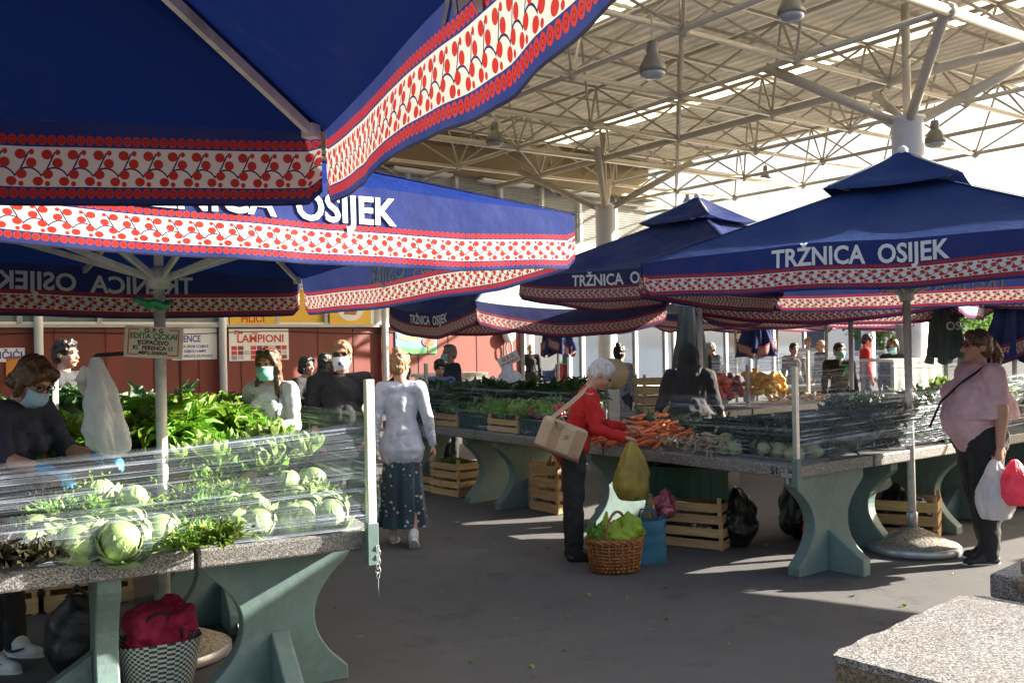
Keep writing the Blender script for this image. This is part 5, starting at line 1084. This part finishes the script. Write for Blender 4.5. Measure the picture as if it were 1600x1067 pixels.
MT['glove_blue'] = pm('blue_glove', (.03, .25, .5), .4, .15, 10); MT['glove_lilac'] = pm('lilac_glove', (.35, .28, .6), .5, .15, 10); MT['eye_dark'] = pm('eye', (.015, .01, .008), .2, .1); MT['lens'] = pm('dark_spectacles', (.012, .012, .012), .2, .1); MT['lip'] = pm('lips', (.4, .12, .1), .5, .1); MT['shoe_white'] = pm('white_trainer', (.65, .64, .62), .5, .08, 12); MT['shoe_black'] = pm('black_shoe', (.012, .012, .012), .5, .2, 12); MT['sole_white'] = pm('white_sole', (.7, .7, .68), .5, .05)
def mk_floral():
    m, nt, b = new_mat('floral_teal'); v = coords(nt); vo = N(nt, 'ShaderNodeTexVoronoi'); vo.inputs['Scale'].default_value = 20; nt.links.new(v, vo.inputs['Vector']); n = noise_(nt, 25, 3, .6, v)
    d = math_(nt, 'MULTIPLY_ADD', n.outputs[0], 1.3, vo.outputs['Distance']); base = ramp(nt, noise_(nt, 4, 3, .6, v).outputs[0], [(.35, (.004, .022, .038)), (.7, (.01, .06, .085))])
    s = N(nt, 'ShaderNodeSeparateColor'); nt.links.new(vo.outputs['Color'], s.inputs[0]); col = mixc(nt, math_(nt, 'MULTIPLY', math_(nt, 'LESS_THAN', d, .86), math_(nt, 'GREATER_THAN', s.outputs[0], .3)), base, (.55, .48, .42))
    nt.links.new(col, b.inputs['Base Color']); b.inputs['Roughness'].default_value = .5; b.inputs['Sheen Weight'].default_value = .3; return m
MT['floral'] = mk_floral()
V = Vector
def hand_prims(k, w, d, nrm, s, side, curl=.5):
    """palm + four fingers + thumb. w wrist, d direction, nrm palm-facing normal, side axis toward the thumb"""
    d = d.normalized(); nrm = (nrm - d * nrm.dot(d)).normalized(); t = d.cross(nrm).normalized() * side
    k.capsule(w, w + d * .085 * s, .026 * s, .036 * s, .5, nrm)
    for i, (off, L) in enumerate(((.028, .072), (.009, .08), (-.01, .075), (-.028, .058))):
        b_ = w + d * .095 * s + t * off * s; c1 = curl * (.8 + .15 * i); e = b_ + (d * math.cos(c1) + nrm * math.sin(c1)) * L * .5 * s; f = e + (d * math.cos(c1 * 2.2) + nrm * math.sin(c1 * 2.2)) * L * .52 * s
        k.capsule(b_, e, .0095 * s, .0088 * s, n=8, m=2); k.capsule(e, f, .0088 * s, .0072 * s, n=8, m=2)
    b_ = w + d * .03 * s + t * .026 * s; e = b_ + (t * .75 + d * .7 + nrm * .35).normalized() * .042 * s; f = e + (d * .85 + nrm * .5 + t * .1).normalized() * .032 * s
    k.capsule(b_, e, .014 * s, .011 * s, n=8, m=2); k.capsule(e, f, .011 * s, .008 * s, n=8, m=2)
DN = V((0, 0, -1))
def person(label, x, y, yaw, H=1.7, fem=False, fat=1.0, belly=0, hemr=1.0, fold=.013, lean=0, hp=0, hy=0, aL=(V((.15, 0, -1)), V((.08, -.25, -1))), aR=(V((-.15, 0, -1)), V((-.08, -.25, -1))), lL=(DN, DN), lR=(DN, DN), footL=0, footR=0,
           top='cloth_black', pants='cloth_black', skirt=None, sleeve=2.0, hem=.0, hair=('short', 'hair_dark'), mask=None, glasses=None, shoes='shoe_black', glove=(None, None), vox=.009, skin='skin', curl=.5, coat=0, legs=True, sole=None):
    s = H / 1.7; root = thing('person', label, 'person', (x, y, 0), yaw)
    Lm = Matrix.Rotation(lean, 3, 'X')                       # positive lean bends the trunk toward -Y
    hip0 = V((0, 0, .93 * s))
    def up(p): return hip0 + Lm @ (V(p) * s - hip0)
    sw = (.165 if fem else .19) * (1 + .25 * (fat - 1)); YA = Lm @ V((0, 1, 0))
    pel = up((0, 0, .95)); waist = up((0, 0, 1.07)); chest = up((0, -.005, 1.25)); nb = up((0, .012, 1.43)); sh = {1: up((sw, .01, 1.385)), -1: up((-sw, .01, 1.385))}
    hc = up((0, -.012, 1.585)); Hm = Matrix.Rotation(hy, 3, 'Z') @ Matrix.Rotation(lean * .6 + hp, 3, 'X')
    if lean or hp: hc = nb + Matrix.Rotation(lean * .8 + hp * .5, 3, 'X') @ V((0, -.024, .155)) * s
    def hd(p): return hc + Hm @ (V(p) * s)
    hips = {1: V((.088 * (1 + .3 * (fat - 1)), 0, .9)) * s, -1: V((-.088 * (1 + .3 * (fat - 1)), 0, .9)) * s}
    J = {'head': hc, 'nb': nb, 'sh': sh, 'hd': hd, 'root': root, 'Lm': Lm}
    el, wr, kn, an = {}, {}, {}, {}
    for q, a in ((1, aL), (-1, aR)):
        d0, d1_ = a[0].normalized(), a[1].normalized(); el[q] = sh[q] + d0 * .275 * s; wr[q] = el[q] + d1_ * .235 * s
    for q, l in ((1, lL), (-1, lR)):
        d0, d1_ = l[0].normalized(), l[1].normalized(); kn[q] = hips[q] + d0 * .42 * s; an[q] = kn[q] + d1_ * .4 * s
    J.update(el=el, wr=wr, kn=kn, an=an)
    k = MB(); sk = skin
    # one continuous body
    k.capsule(hips[1] + V((-.01, 0, .03)), hips[-1] + V((.01, 0, .03)), (.068 if skirt else .085) * s, (.068 if skirt else .085) * s, .95, V((0, 1, 0))); k.capsule(pel, waist, .12 * s, .115 * s, .75, YA); k.capsule(waist, chest, .115 * s, .14 * s, .72, YA)
    k.capsule(sh[1], sh[-1], .055 * s, .055 * s); k.capsule(chest, nb, .12 * s, .055 * s, .72, YA); k.capsule(nb, hd((0, .015, -.05)), .055 * s, .05 * s)
    k.ball(hd((0, .012, .022)), V((.074, .095, .098)) * s, 3, M=Hm); k.ball(hd((0, -.026, -.03)), V((.06, .068, .083)) * s, 3, M=Hm); k.ball(hd((0, -.05, -.085)), V((.038, .042, .03)) * s, 2, M=Hm)
    k.capsule(hd((0, -.09, .01)), hd((0, -.112, -.03)), .009 * s, .014 * s, n=8); k.capsule(hd((-.035, -.085, .03)), hd((.035, -.085, .03)), .009 * s, .009 * s, n=8); k.capsule(hd((-.018, -.096, -.062)), hd((.018, -.096, -.062)), .009 * s, .009 * s, n=8)
    for q in (1, -1):
        k.ball(hd((q * .075, .012, -.008)), V((.011, .021, .032)) * s, 2, M=Hm); k.ball(hd((q * .036, -.07, -.025)), V((.022, .02, .022)) * s, 2, M=Hm)
        k.capsule(sh[q], el[q], .05 * s * (fat if fat > 1.2 else 1), .04 * s * (1 + .5 * (fat - 1))); k.capsule(el[q], wr[q], .04 * s * (1 + .5 * (fat - 1)), .027 * s * (1 + .2 * (fat - 1)))
        dv = (wr[q] - el[q]).normalized(); inward = V((-q, -.15, .1)) if abs(dv.z) > .6 else V((0, 0, -1))
        if not glove[0 if q > 0 else 1]: hand_prims(k, wr[q], dv, inward, s, q if abs(dv.z) > .6 else -q, curl)
        else:
            g_ = MB(); hand_prims(g_, wr[q], dv, inward, s * 1.07, q if abs(dv.z) > .6 else -q, curl); g_.capsule(wr[q] - dv * .03, wr[q] + dv * .02, .034 * s, .034 * s); organic(g_.build('glove', MT[glove[0 if q > 0 else 1]], root, True), .006, 2)
        if legs:
            k.capsule(hips[q], kn[q], (.062 if skirt else .08) * s, .052 * s); k.capsule(kn[q], an[q], .052 * s, .036 * s)
            k.capsule(an[q], an[q] + V((0, -.12, -.055)) * s, .026 * s, .02 * s)
    organic(k.build('body', MT[sk], root, True), vox, 3)
    # clothing
    c = MB(); f = fat
    rh = (.195 if fem else .175) * hemr * s * (1 + (f - 1) * .9); bot = V((0, 0, (.93 - hem) * s + rh * .65))
    c.capsule(up((0, -.02 * belly, .98)), up((0, -.03 * belly, 1.1)), .142 * s * f * (1 + .1 * belly), .138 * s * f * (1 + .12 * belly), .78 + .12 * belly, YA); c.capsule(waist, chest, .135 * s * f, .158 * s * f, .74, YA)
    if hem: c.capsule(bot, up((0, 0, 1.06)), (.195 if fem else .175) * hemr * s * (1 + (f - 1) * .9), .15 * s * f, .78 if f < 1.3 else .88, YA)
    if fem:
        for q in (1, -1): c.ball(up((q * .075 * f, -.085 * f, 1.235)), .078 * s * f, 2)
    if belly: c.ball(up((0, -.07, 1.06)), V((.16, .14, .15)) * s * f, 3); 
    c.capsule(sh[1] + Lm @ V((-.01, 0, -.005)), sh[-1] + Lm @ V((.01, 0, -.005)), .069 * s, .069 * s); c.capsule(chest, nb + Lm @ V((0, .005, -.03)) * s, .15 * s * f, .072 * s, .74, YA)
    for q in (1, -1):
        ar = .063 * s * (f if f > 1.2 else 1); c.capsule(sh[q], sh[q] + (el[q] - sh[q]) * min(1, sleeve), ar, .053 * s * (1 + .6 * (f - 1)))
        if sleeve > 1: c.capsule(el[q], el[q] + (wr[q] - el[q]) * (sleeve - 1) * .97, .052 * s * (1 + .5 * (f - 1)), .042 * s)
    organic(c.build('top', MT[top], root, True), vox * 1.1, 10 if f < 1.3 else 16, fold, .11)
    if legs and pants:
        c = MB(); c.capsule(hips[1] + V((-.01, 0, .04 if f < 1.3 else 0)), hips[-1] + V((.01, 0, .04 if f < 1.3 else 0)), .112 * s * f * (1.04 if f > 1.3 else 1), .112 * s * f * (1.04 if f > 1.3 else 1), .95, V((0, 1, 0))); c.capsule(up((0, .01, .97)), hip0, .11 * s * f, .13 * s * f, .75, YA)
        for q in (1, -1): c.capsule(hips[q], kn[q], .096 * s * f, .07 * s * f); c.capsule(kn[q], an[q] + (an[q] - kn[q]).normalized() * .01, .07 * s * f, .058 * s * (1 + .3 * (f - 1)))
        organic(c.build('trousers', MT[pants], root, True), vox * 1.1, 8, .014, .13)
    if skirt:
        def sk_(u, v):
            th = 6.2832 * u; z = (.83 - .66 * v) * s; kx = (an[1] + an[-1]) / 2 * v; r = (.15 + .045 * v + .02 * math.sin(7 * th + 2 * v) * v + .012 * math.sin(13 * th) * v) * s
            return V((kx.x + r * 1.05 * math.cos(th), kx.y * .7 + r * .85 * math.sin(th), z))
        c = MB(); c.grid(sk_, 72, 24); c.build('skirt', MT[skirt], root, True)
    if legs:
        for q, fa in ((1, footL), (-1, footR)):
            c = MB(); a_ = an[q]; Fm = Matrix.Rotation(fa, 3, 'X'); P_ = lambda p: a_ + Fm @ (V(p) * s)
            c.capsule(P_((0, .03, -.05)), P_((0, -.16, -.062)), .045 * s, .038 * s, .9); c.capsule(P_((0, .01, .01)), P_((0, -.07, -.04)), .05 * s, .043 * s); o = c.build('shoe', MT[shoes], root, True); organic(o, .009, 3)
            if sole: c = MB(); c.prism([((.047 - .008 * math.cos(t_)) * math.cos(t_), -.065 + .145 * math.sin(t_)) for t_ in [i * .3142 for i in range(20)]], lambda x_, y_, e: P_((x_, y_, e)), -.098, -.072); c.build('sole', MT[sole], o)
    # hair
    st, hm = hair; c = MB()
    if st != 'bald':
        c.ball(hd((0, .02, .035)), V((.085, .1, .1)) * s, 3, M=Hm); c.ball(hd((0, .045, -.01)), V((.078, .075, .085)) * s, 3, M=Hm); c.ball(hd((0, -.035, .085)), V((.066, .05, .042)) * s, 2, M=Hm)
        for q in (1, -1): c.ball(hd((q * .06, .0, .045)), V((.026, .06, .05)) * s, 2, M=Hm)
    else:
        for q in (1, -1): c.ball(hd((q * .06, .035, .0)), V((.025, .05, .04)) * s, 2, M=Hm)
        c.ball(hd((0, .08, -.01)), V((.055, .03, .045)) * s, 2, M=Hm)
    if st == 'bob':
        for q in (1, -1): c.capsule(hd((q * .07, -.005, .03)), hd((q * .077, -.015, -.075)), .03 * s, .024 * s); c.capsule(hd((q * .05, -.07, .085)), hd((q * .078, -.045, .01)), .024 * s, .018 * s)
        c.ball(hd((0, .06, -.05)), V((.085, .06, .06)) * s, 3, M=Hm)
    if st in ('long', 'veil'):
        for q in (1, -1): c.capsule(hd((q * .065, -.005, .04)), hd((q * .075, 0, -.1)), .032 * s, .03 * s); c.capsule(hd((q * .075, .0, -.1)), up((q * .1, -.07, 1.25)), .034 * s, .022 * s); c.capsule(hd((q * .045, -.06, .09)), hd((q * .075, -.035, .0)), .022 * s, .018 * s)
        c.capsule(hd((0, .05, 0)), up((0, .1, 1.3)), .08 * s, .07 * s, .6)
    if st == 'hood': c.ball(hd((0, .025, .0)), V((.105, .11, .13)) * s, 3, M=Hm); c.capsule(hd((0, .04, -.05)), up((0, .04, 1.38)), .1 * s, .15 * s, .7)
    if st == 'bun': c.ball(hd((0, .06, .13)), V((.042, .042, .036)) * s, 2)
    if st == 'ponytail': c.ball(hd((0, .115, .03)), .035 * s, 2); c.capsule(hd((0, .12, .03)), hd((0, .165, -.06)), .035 * s, .042 * s); c.capsule(hd((0, .165, -.06)), hd((0, .15, -.16)), .042 * s, .018 * s)
    if st == 'curly':
        r_ = random.Random(4)
        for i in range(26): c.ball(hd((r_.uniform(-.07, .07), r_.uniform(-.06, .1), r_.uniform(.05, .12))), .03 * s, 1)
    organic(c.build('hair', MT[hm], root, True), .008, 2, .02, .03)
    fz = 0
    for q in (1, -1):
        c = MB(); c.ball(hd((q * .031, -.0835, .01)), V((.013, .011, .008)) * s, 2, M=Hm); c.build('eye', MT['eye_dark'], root, True)
        c = MB(); c.capsule(hd((q * .016, -.097, .034)), hd((q * .046, -.085, .034)), .0042 * s, .003 * s, n=6); c.build('eyebrow', MT[hm], root, True)
    if mask:
        mm = MT[mask]
        def mk(u, v):
            az = (u - .5) * 2.3; z = -.012 - .105 * v; b_ = 1 + .12 * math.sin(math.pi * v) * math.cos(az); xr = .071 - .012 * v; ym = .104 + .018 * math.sin(math.pi * min(1, v * 1.1)) - .012 * v
            return hd((xr * b_ * math.sin(az), -.002 - ym * b_ * math.cos(az) ** .8 if math.cos(az) > 0 else 0, z + .003 * math.sin(v * 19)))
        c = MB(); c.grid(mk, 20, 14); mo = c.build('face_mask', mm, root, True)
        m_ = mo.modifiers.new('t', 'SOLIDIFY'); m_.thickness = .004
        c = MB()
        for q in (1, -1): c.tube([hd((q * .066, -.045, -.02)), hd((q * .078, .0, .015)), hd((q * .08, .025, -.005))], .002 * s, 5); c.tube([hd((q * .058, -.045, -.1)), hd((q * .078, .0, -.05)), hd((q * .08, .022, -.02))], .002 * s, 5)
        c.build('strap', mm, mo)
        if mask == 'mask_white': c = MB(); c.tube([hd((0, -.118, -.062)), hd((0, -.138, -.064))], .017, 14); c.build('valve', MT['valve_blue'], mo, True)
    else: c = MB(); c.capsule(hd((-.02, -.1005, -.062)), hd((.02, -.1005, -.062)), .005 * s, .005 * s, n=8); c.build('mouth', MT['lip'], root, True)
    if glasses:
        c = MB(); gz = .012 if glasses != 'head' else .1; gy = -.1 if glasses != 'head' else -.075
        for q in (1, -1):
            if glasses == 'dark' or glasses == 'head': c.ball(hd((q * .034, gy, gz)), V((.026, .006, .019)) * s, 2, M=Hm)
            else: c.tube([hd((q * .034 + .024 * math.cos(t_), gy, gz + .017 * math.sin(t_))) for t_ in [i * .628 for i in range(10)]], .003, 5, closed=True)
            c.tube([hd((q * .058, gy, gz + .006)), hd((q * .079, -.02, gz + .008)), hd((q * .08, .02, gz))], .003, 5)
        c.tube([hd((-.012, gy - .004, gz + .004)), hd((.012, gy - .004, gz + .004))], .003, 5); c.build('spectacles', MT['lens'], root, True)
    J['W'] = lambda p: Matrix.Translation((x, y, 0)) @ Matrix.Rotation(yaw, 4, 'Z') @ V(p)
    return J
FW = lambda z, f: V((0, -f, z))
# seller at the left
J = person('seller in black vest with blue face mask and blue gloves bending behind the cabbages', -2.84, 5.1, R(72), 1.72, True, 1.02, lean=R(20), hp=R(26), aL=(V((.1, -.55, -.85)), V((-.05, -1, -.12))), aR=(V((-.1, -.5, -.9)), V((.05, -1, -.2))), lR=(V((-.05, -.12, -1)), DN), lL=(V((.1, .1, -1)), DN), top='cloth_navy', sleeve=1.0, hair=('bob', 'hair_brown'), mask='mask_blue', glasses='thin', shoes='shoe_white', glove=('glove_blue', 'glove_blue'), vox=.007, sole='sole_white', hem=.08)
for o in [c for c in J['root'].children if c.name.startswith('shoe')]:
    pass
for q in (-1,):
    for sgn in (-1, 1):
        a_ = J['an'][sgn]; k = MB(); k.tube([a_ + V((-.046, -.12, -.03)), a_ + V((-.049, -.04, -.055)), a_ + V((-.05, .0, -.05)), a_ + V((-.046, .06, -.02))], [.003, .009, .009, .003], 6); k.build('shoe_stripe', MT['black_ink'], J['root'], True)
person('man with curly dark hair in dark jacket passing behind the seller', -4.05, 8.4, R(82), 1.8, top='cloth_dark', pants='cloth_navy', hair=('curly', 'hair_dark'), hem=.12, vox=.012, aR=(V((-.12, .25, -1)), V((-.05, -.1, -1))))
J = person('woman with long brown hair, teal mask and pale grey sweater behind the greens', -1.87, 7.15, R(-14), 1.69, True, 1.0, hp=R(6), aL=(V((.22, -.15, -1)), V((-.45, -.9, -.15))), aR=(V((-.2, -.1, -1)), V((.3, -.9, -.3))), top='cloth_offwhite', pants='cloth_navy', hair=('long', 'hair_brown'), mask='mask_teal', glasses='head', vox=.008, hem=.1)
k = MB(); k.tube([J['W'](p) for p in [V((.1, .08, 1.38)), V((.12, -.02, 1.43)), V((.13, -.15, 1.2)), V((.17, -.14, 1.0))]], .008, 6); o = k.build('bag_strap', MT['cloth_dark'], None, True); tag(o, 'dark shoulder strap over the grey sweater of the teal-masked woman', 'strap')
person('man in black pullover with white valve respirator and spectacles', -1.46, 7.95, R(4), 1.74, False, 1.12, belly=.3, aL=(V((.2, .02, -1)), V((-.25, -.55, -1))), aR=(V((-.2, .02, -1)), V((.25, -.55, -1))), top='cloth_black', pants='cloth_dark', sleeve=1.5, hair=('short', 'hair_fair'), mask='mask_white', glasses='dark', vox=.008, hem=.1, skin='skin_tan')
person('woman in pale grey cardigan and teal floral skirt walking away', -.96, 7.95, R(186), 1.64, True, .98, hy=R(-38), hp=R(4), aL=(V((.22, .06, -1)), V((.1, -.2, -1))), aR=(V((-.26, .1, -1)), V((-.16, -.1, -1))), lL=(V((.0, -.16, -1)), V((0, -.1, -1))), lR=(V((0, .02, -1)), V((0, .4, -1))), footR=R(42), top='cloth_greyblue', pants=None, skirt='floral', hair=('bun', 'hair_fair'), mask='cloth_black', glasses='head', shoes='shoe_white', vox=.008, hem=.22, hemr=1.1, fold=.008, sole='sole_white')
# woman in red
J = person('white-haired woman in red jacket bending over the carrots with a carrier bag', .46, 7.3, R(90), 1.6, True, 1.12, lean=R(19), hp=R(30), aR=(V((-.12, -.12, -1)), V((.1, -1, -.3))), aL=(V((.1, -.3, -1)), V((-.15, -1, -.1))), lL=(V((.0, .03, -1)), DN), lR=(V((-.02, .0, -1)), DN), top='cloth_red', pants='cloth_black', hair=('short', 'hair_white'), vox=.007, hem=.08, skin='skin')
W = J['W']; k = MB(); k.tube([V((-.112, -.0, .88)), V((-.1, -.03, .6)), V((-.085, -.02, .35)), V((-.08, -.01, .12))], .004, 6); k.build('trouser_stripe', MT['white_print'], J['root'], True)
hw = W(J['wr'][-1] + V((0, -.07, -.03)))
carrier('carrier_bag', 'translucent yellow carrier bag of fruit hanging from the hand of the woman in red', hw, .27, .46, .2, 'bag_yellow', 3, contents=[MT['fruit_y'], MT['fruit_r'], MT['leaf_bright']], neck=.12)
MT['tan_leather'] = pm('tan_leather', (.42, .26, .15), .5, .2, 7, bump=.2, bscale=40); MT['beige_leather'] = pm('beige_leather', (.55, .4, .27), .5, .15, 7, bump=.2, bscale=40); MT['brass'] = pm('brass_fitting', (.5, .4, .2), .3, .1, metal=1)
t = thing('handbag', 'tan and beige patchwork handbag on the shoulder of the woman in red', 'handbag', W(V((-.24, .1, .97))), R(90)); t.rotation_euler = (R(4), R(22), R(2))
k = MB(); k.box((0, 0, 0), (.36, .1, .25)); o = k.build('pouch', MT['beige_leather'], t, bevel=.03)
for xx in (-.06, .12): k = MB(); k.box((xx, -.053, .01), (.075, .006, .2)); k.build('patch', MT['tan_leather'], t, bevel=.002)
k = MB(); k.box((0, 0, -.115), (.37, .108, .03)); k.build('trim', pm('brown_trim', (.16, .08, .04), .5), t, bevel=.01)
k = MB(); k.box((.03, -.058, .03), (.028, .008, .03)); k.build('buckle', MT['brass'], t)
k = MB(); k.tube([(-.1, -.06, .12), (-.06, -.065, .16), (-.01, -.06, .12), (-.05, -.06, .07)], .005, 6, closed=True); k.build('ring', MT['brass'], t, True)
iv = t.rotation_euler.to_matrix().transposed(); shp = iv @ (W(J['sh'][-1] + V((.04, .0, .075))) - t.location)
k = MB(); pts = [V((-.13, -.02, .11)), (V((-.13, -.02, .11)) + shp) / 2 + V((.0, -.045, .0)), shp + V((0, -.03, 0)), shp + V((.03, .06, -.02)), V((.1, .05, .12))]
for i in range(3): k.beam(pts[i], pts[i + 1], .032, .008, upv=(0, 1, 0))
k.build('shoulder_strap', MT['beige_leather'], t)
# seller in black seen from behind
person('seller in black hooded vest with lilac gloves seen from behind at the carrots', 1.72, 9.05, R(168), 1.66, True, 1.3, lean=R(8), aR=(V((-.3, -.05, -.95)), V((-.32, -.35, -.85))), aL=(V((.34, -.1, -.9)), V((.3, -.4, -.8))), top='cloth_black', sleeve=1.6, hair=('hood', 'cloth_black'), glove=('glove_lilac', 'glove_lilac'), vox=.009, hem=.1)
# woman in pink
J = person('large woman in pink T-shirt with ponytail holding carrier bags', 3.5, 6.98, R(-88), 1.72, True, 1.42, belly=.8, hp=R(-2), aL=(V((.3, .06, -1)), V((.06, -.12, -1))), aR=(V((-.16, .05, -1)), V((-.05, -.15, -1))), lL=(V((0, -.02, -1)), V((0, .03, -1))), lR=(V((0, .1, -1)), V((0, .16, -1))), top='cloth_pink', pants='cloth_black', sleeve=.72, hair=('ponytail', 'hair_brown'), glasses='thin', shoes='shoe_black', vox=.008, hem=.06, hemr=1.12, fold=.006, sole='sole_white', curl=.9)
W = J['W']; hw = W(J['wr'][1] + V((0, -.01, -.1)))
carrier('carrier_bag', 'white carrier bag hanging beside the woman in pink', hw + V((-.03, .0, 0)), .27, .44, .2, 'bag_white', 7, neck=.1)
carrier('carrier_bag', 'pink-red carrier bag hanging beside the woman in pink', hw + V((.08, -.06, 0)), .25, .33, .2, 'bag_pink', 9, neck=.1)
k = MB(); k.tube([W(p) for p in [V((.11, .1, 1.5)), V((.14, .0, 1.475)), V((.12, -.17, 1.36)), V((.02, -.3, 1.2)), V((-.1, -.33, 1.0))]], .009, 6); o = k.build('bag_strap', MT['cloth_black'], None, True); tag(o, 'black cross-body strap of the woman in pink', 'strap')
# middle distance
def far(label, px, py, Y, yaw, **kw):
    q = at(px, py, Y); H = kw.pop('H', q.z / 1.585 * 1.7 if 'lean' not in kw else 1.7); kw.setdefault('vox', .013); return person(label, q.x, Y, yaw, min(1.9, max(1.5, H)), **kw)
far('dark-haired woman in black jacket looking at her phone, white bag on her arm', 478, 572, 11.2, R(60), fem=True, aL=(V((.1, -.3, -1)), V((-.2, -1, .3))), aR=(V((-.1, -.2, -1)), V((.2, -1, .2))), hair=('bob', 'hair_dark'), top='cloth_black')
q = at(503, 600, 11); carrier('tote_bag', 'white tote bag between the two dark-haired women', q, .28, .42, .14, 'cloth_offwhite', 4, neck=.55)
far('woman with long black hair seen from behind, left of the man in respirator', 508, 568, 10.6, R(170), fem=True, hair=('veil', 'hair_dark'), top='cloth_black')
far('man in dark vest and denim shirt bending over the dark greens', 686, 574, 12.2, R(20), hp=R(20), hair=('short', 'hair_dark'), top='cloth_denim', pants='cloth_black', aL=(V((.35, -.3, -1)), V((-.1, -.9, -.3))))
far('grey-haired man in dark jacket before the landscape poster', 703, 552, 13.5, R(-60), hair=('short', 'hair_grey'), top='cloth_navy', mask='mask_teal')
far('bald man in dark jacket and blue shirt standing in the shop doorway', 829, 545, 24, R(5), hair=('bald', 'hair_grey'), top='cloth_black', pants='cloth_brown')
far('person with dark bun in black and white patterned dress behind the woman in red', 968, 552, 13, R(150), fem=True, hair=('bun', 'hair_dark'), top='cloth_pattern', pants='cloth_black', hem=.4)
far('bald man in navy jacket left of the folded blue parasol', 1108, 545, 20, R(-60), hair=('bald', 'hair_grey'), top='cloth_navy')
far('man in black bending behind the wooden crates', 1126, 548, 18.5, R(-80), lean=R(20), hair=('short', 'hair_grey'), top='cloth_black')
far('man in black cap and dark maroon jacket behind the glaring film', 1240, 545, 18.5, R(10), hair=('short', 'hair_dark'), top='cloth_brown')
far('elderly man in navy jacket behind the thin pole', 1283, 540, 19, R(-80), hair=('bald', 'hair_grey'), top='cloth_navy')
J = far('man in black hoodie with green print and teal mask behind the potato sacks', 1311, 548, 13.8, R(0), hair=('short', 'hair_dark'), top='cloth_black', mask='mask_teal')
k = MB(); k.beam((-.06, -.17, 1.3), (.06, -.17, 1.3), .02, .02); k.beam((.05, -.175, 1.28), (-.01, -.175, 1.14), .02, .025); k.build('print', pm('green_print', (.1, .5, .12), .6), J['root'])
far('man in red jacket and dark cap bending to the right', 1352, 532, 18, R(80), hp=R(20), hair=('short', 'hair_dark'), top='cloth_red', pants='cloth_navy')
far('person in dark green jacket with teal mask left of the near column', 1396, 540, 15.5, R(-35), hp=R(12), fem=True, hair=('bob', 'hair_brown'), top='cloth_green', mask='mask_teal')
far('fair-haired person standing behind the man in the black cap', 1262, 535, 24, R(0), hair=('short', 'hair_fair'), top='cloth_offwhite')
# ------------------------------------------------------------------ bake the sculpted meshes
dg = bpy.context.evaluated_depsgraph_get()
_new = [(o, bpy.data.meshes.new_from_object(o.evaluated_get(dg))) for o in REMESH]
for o, me in _new:
    o.modifiers.clear(); o.data = me; me.polygons.foreach_set('use_smooth', [True] * len(me.polygons)); me.update()
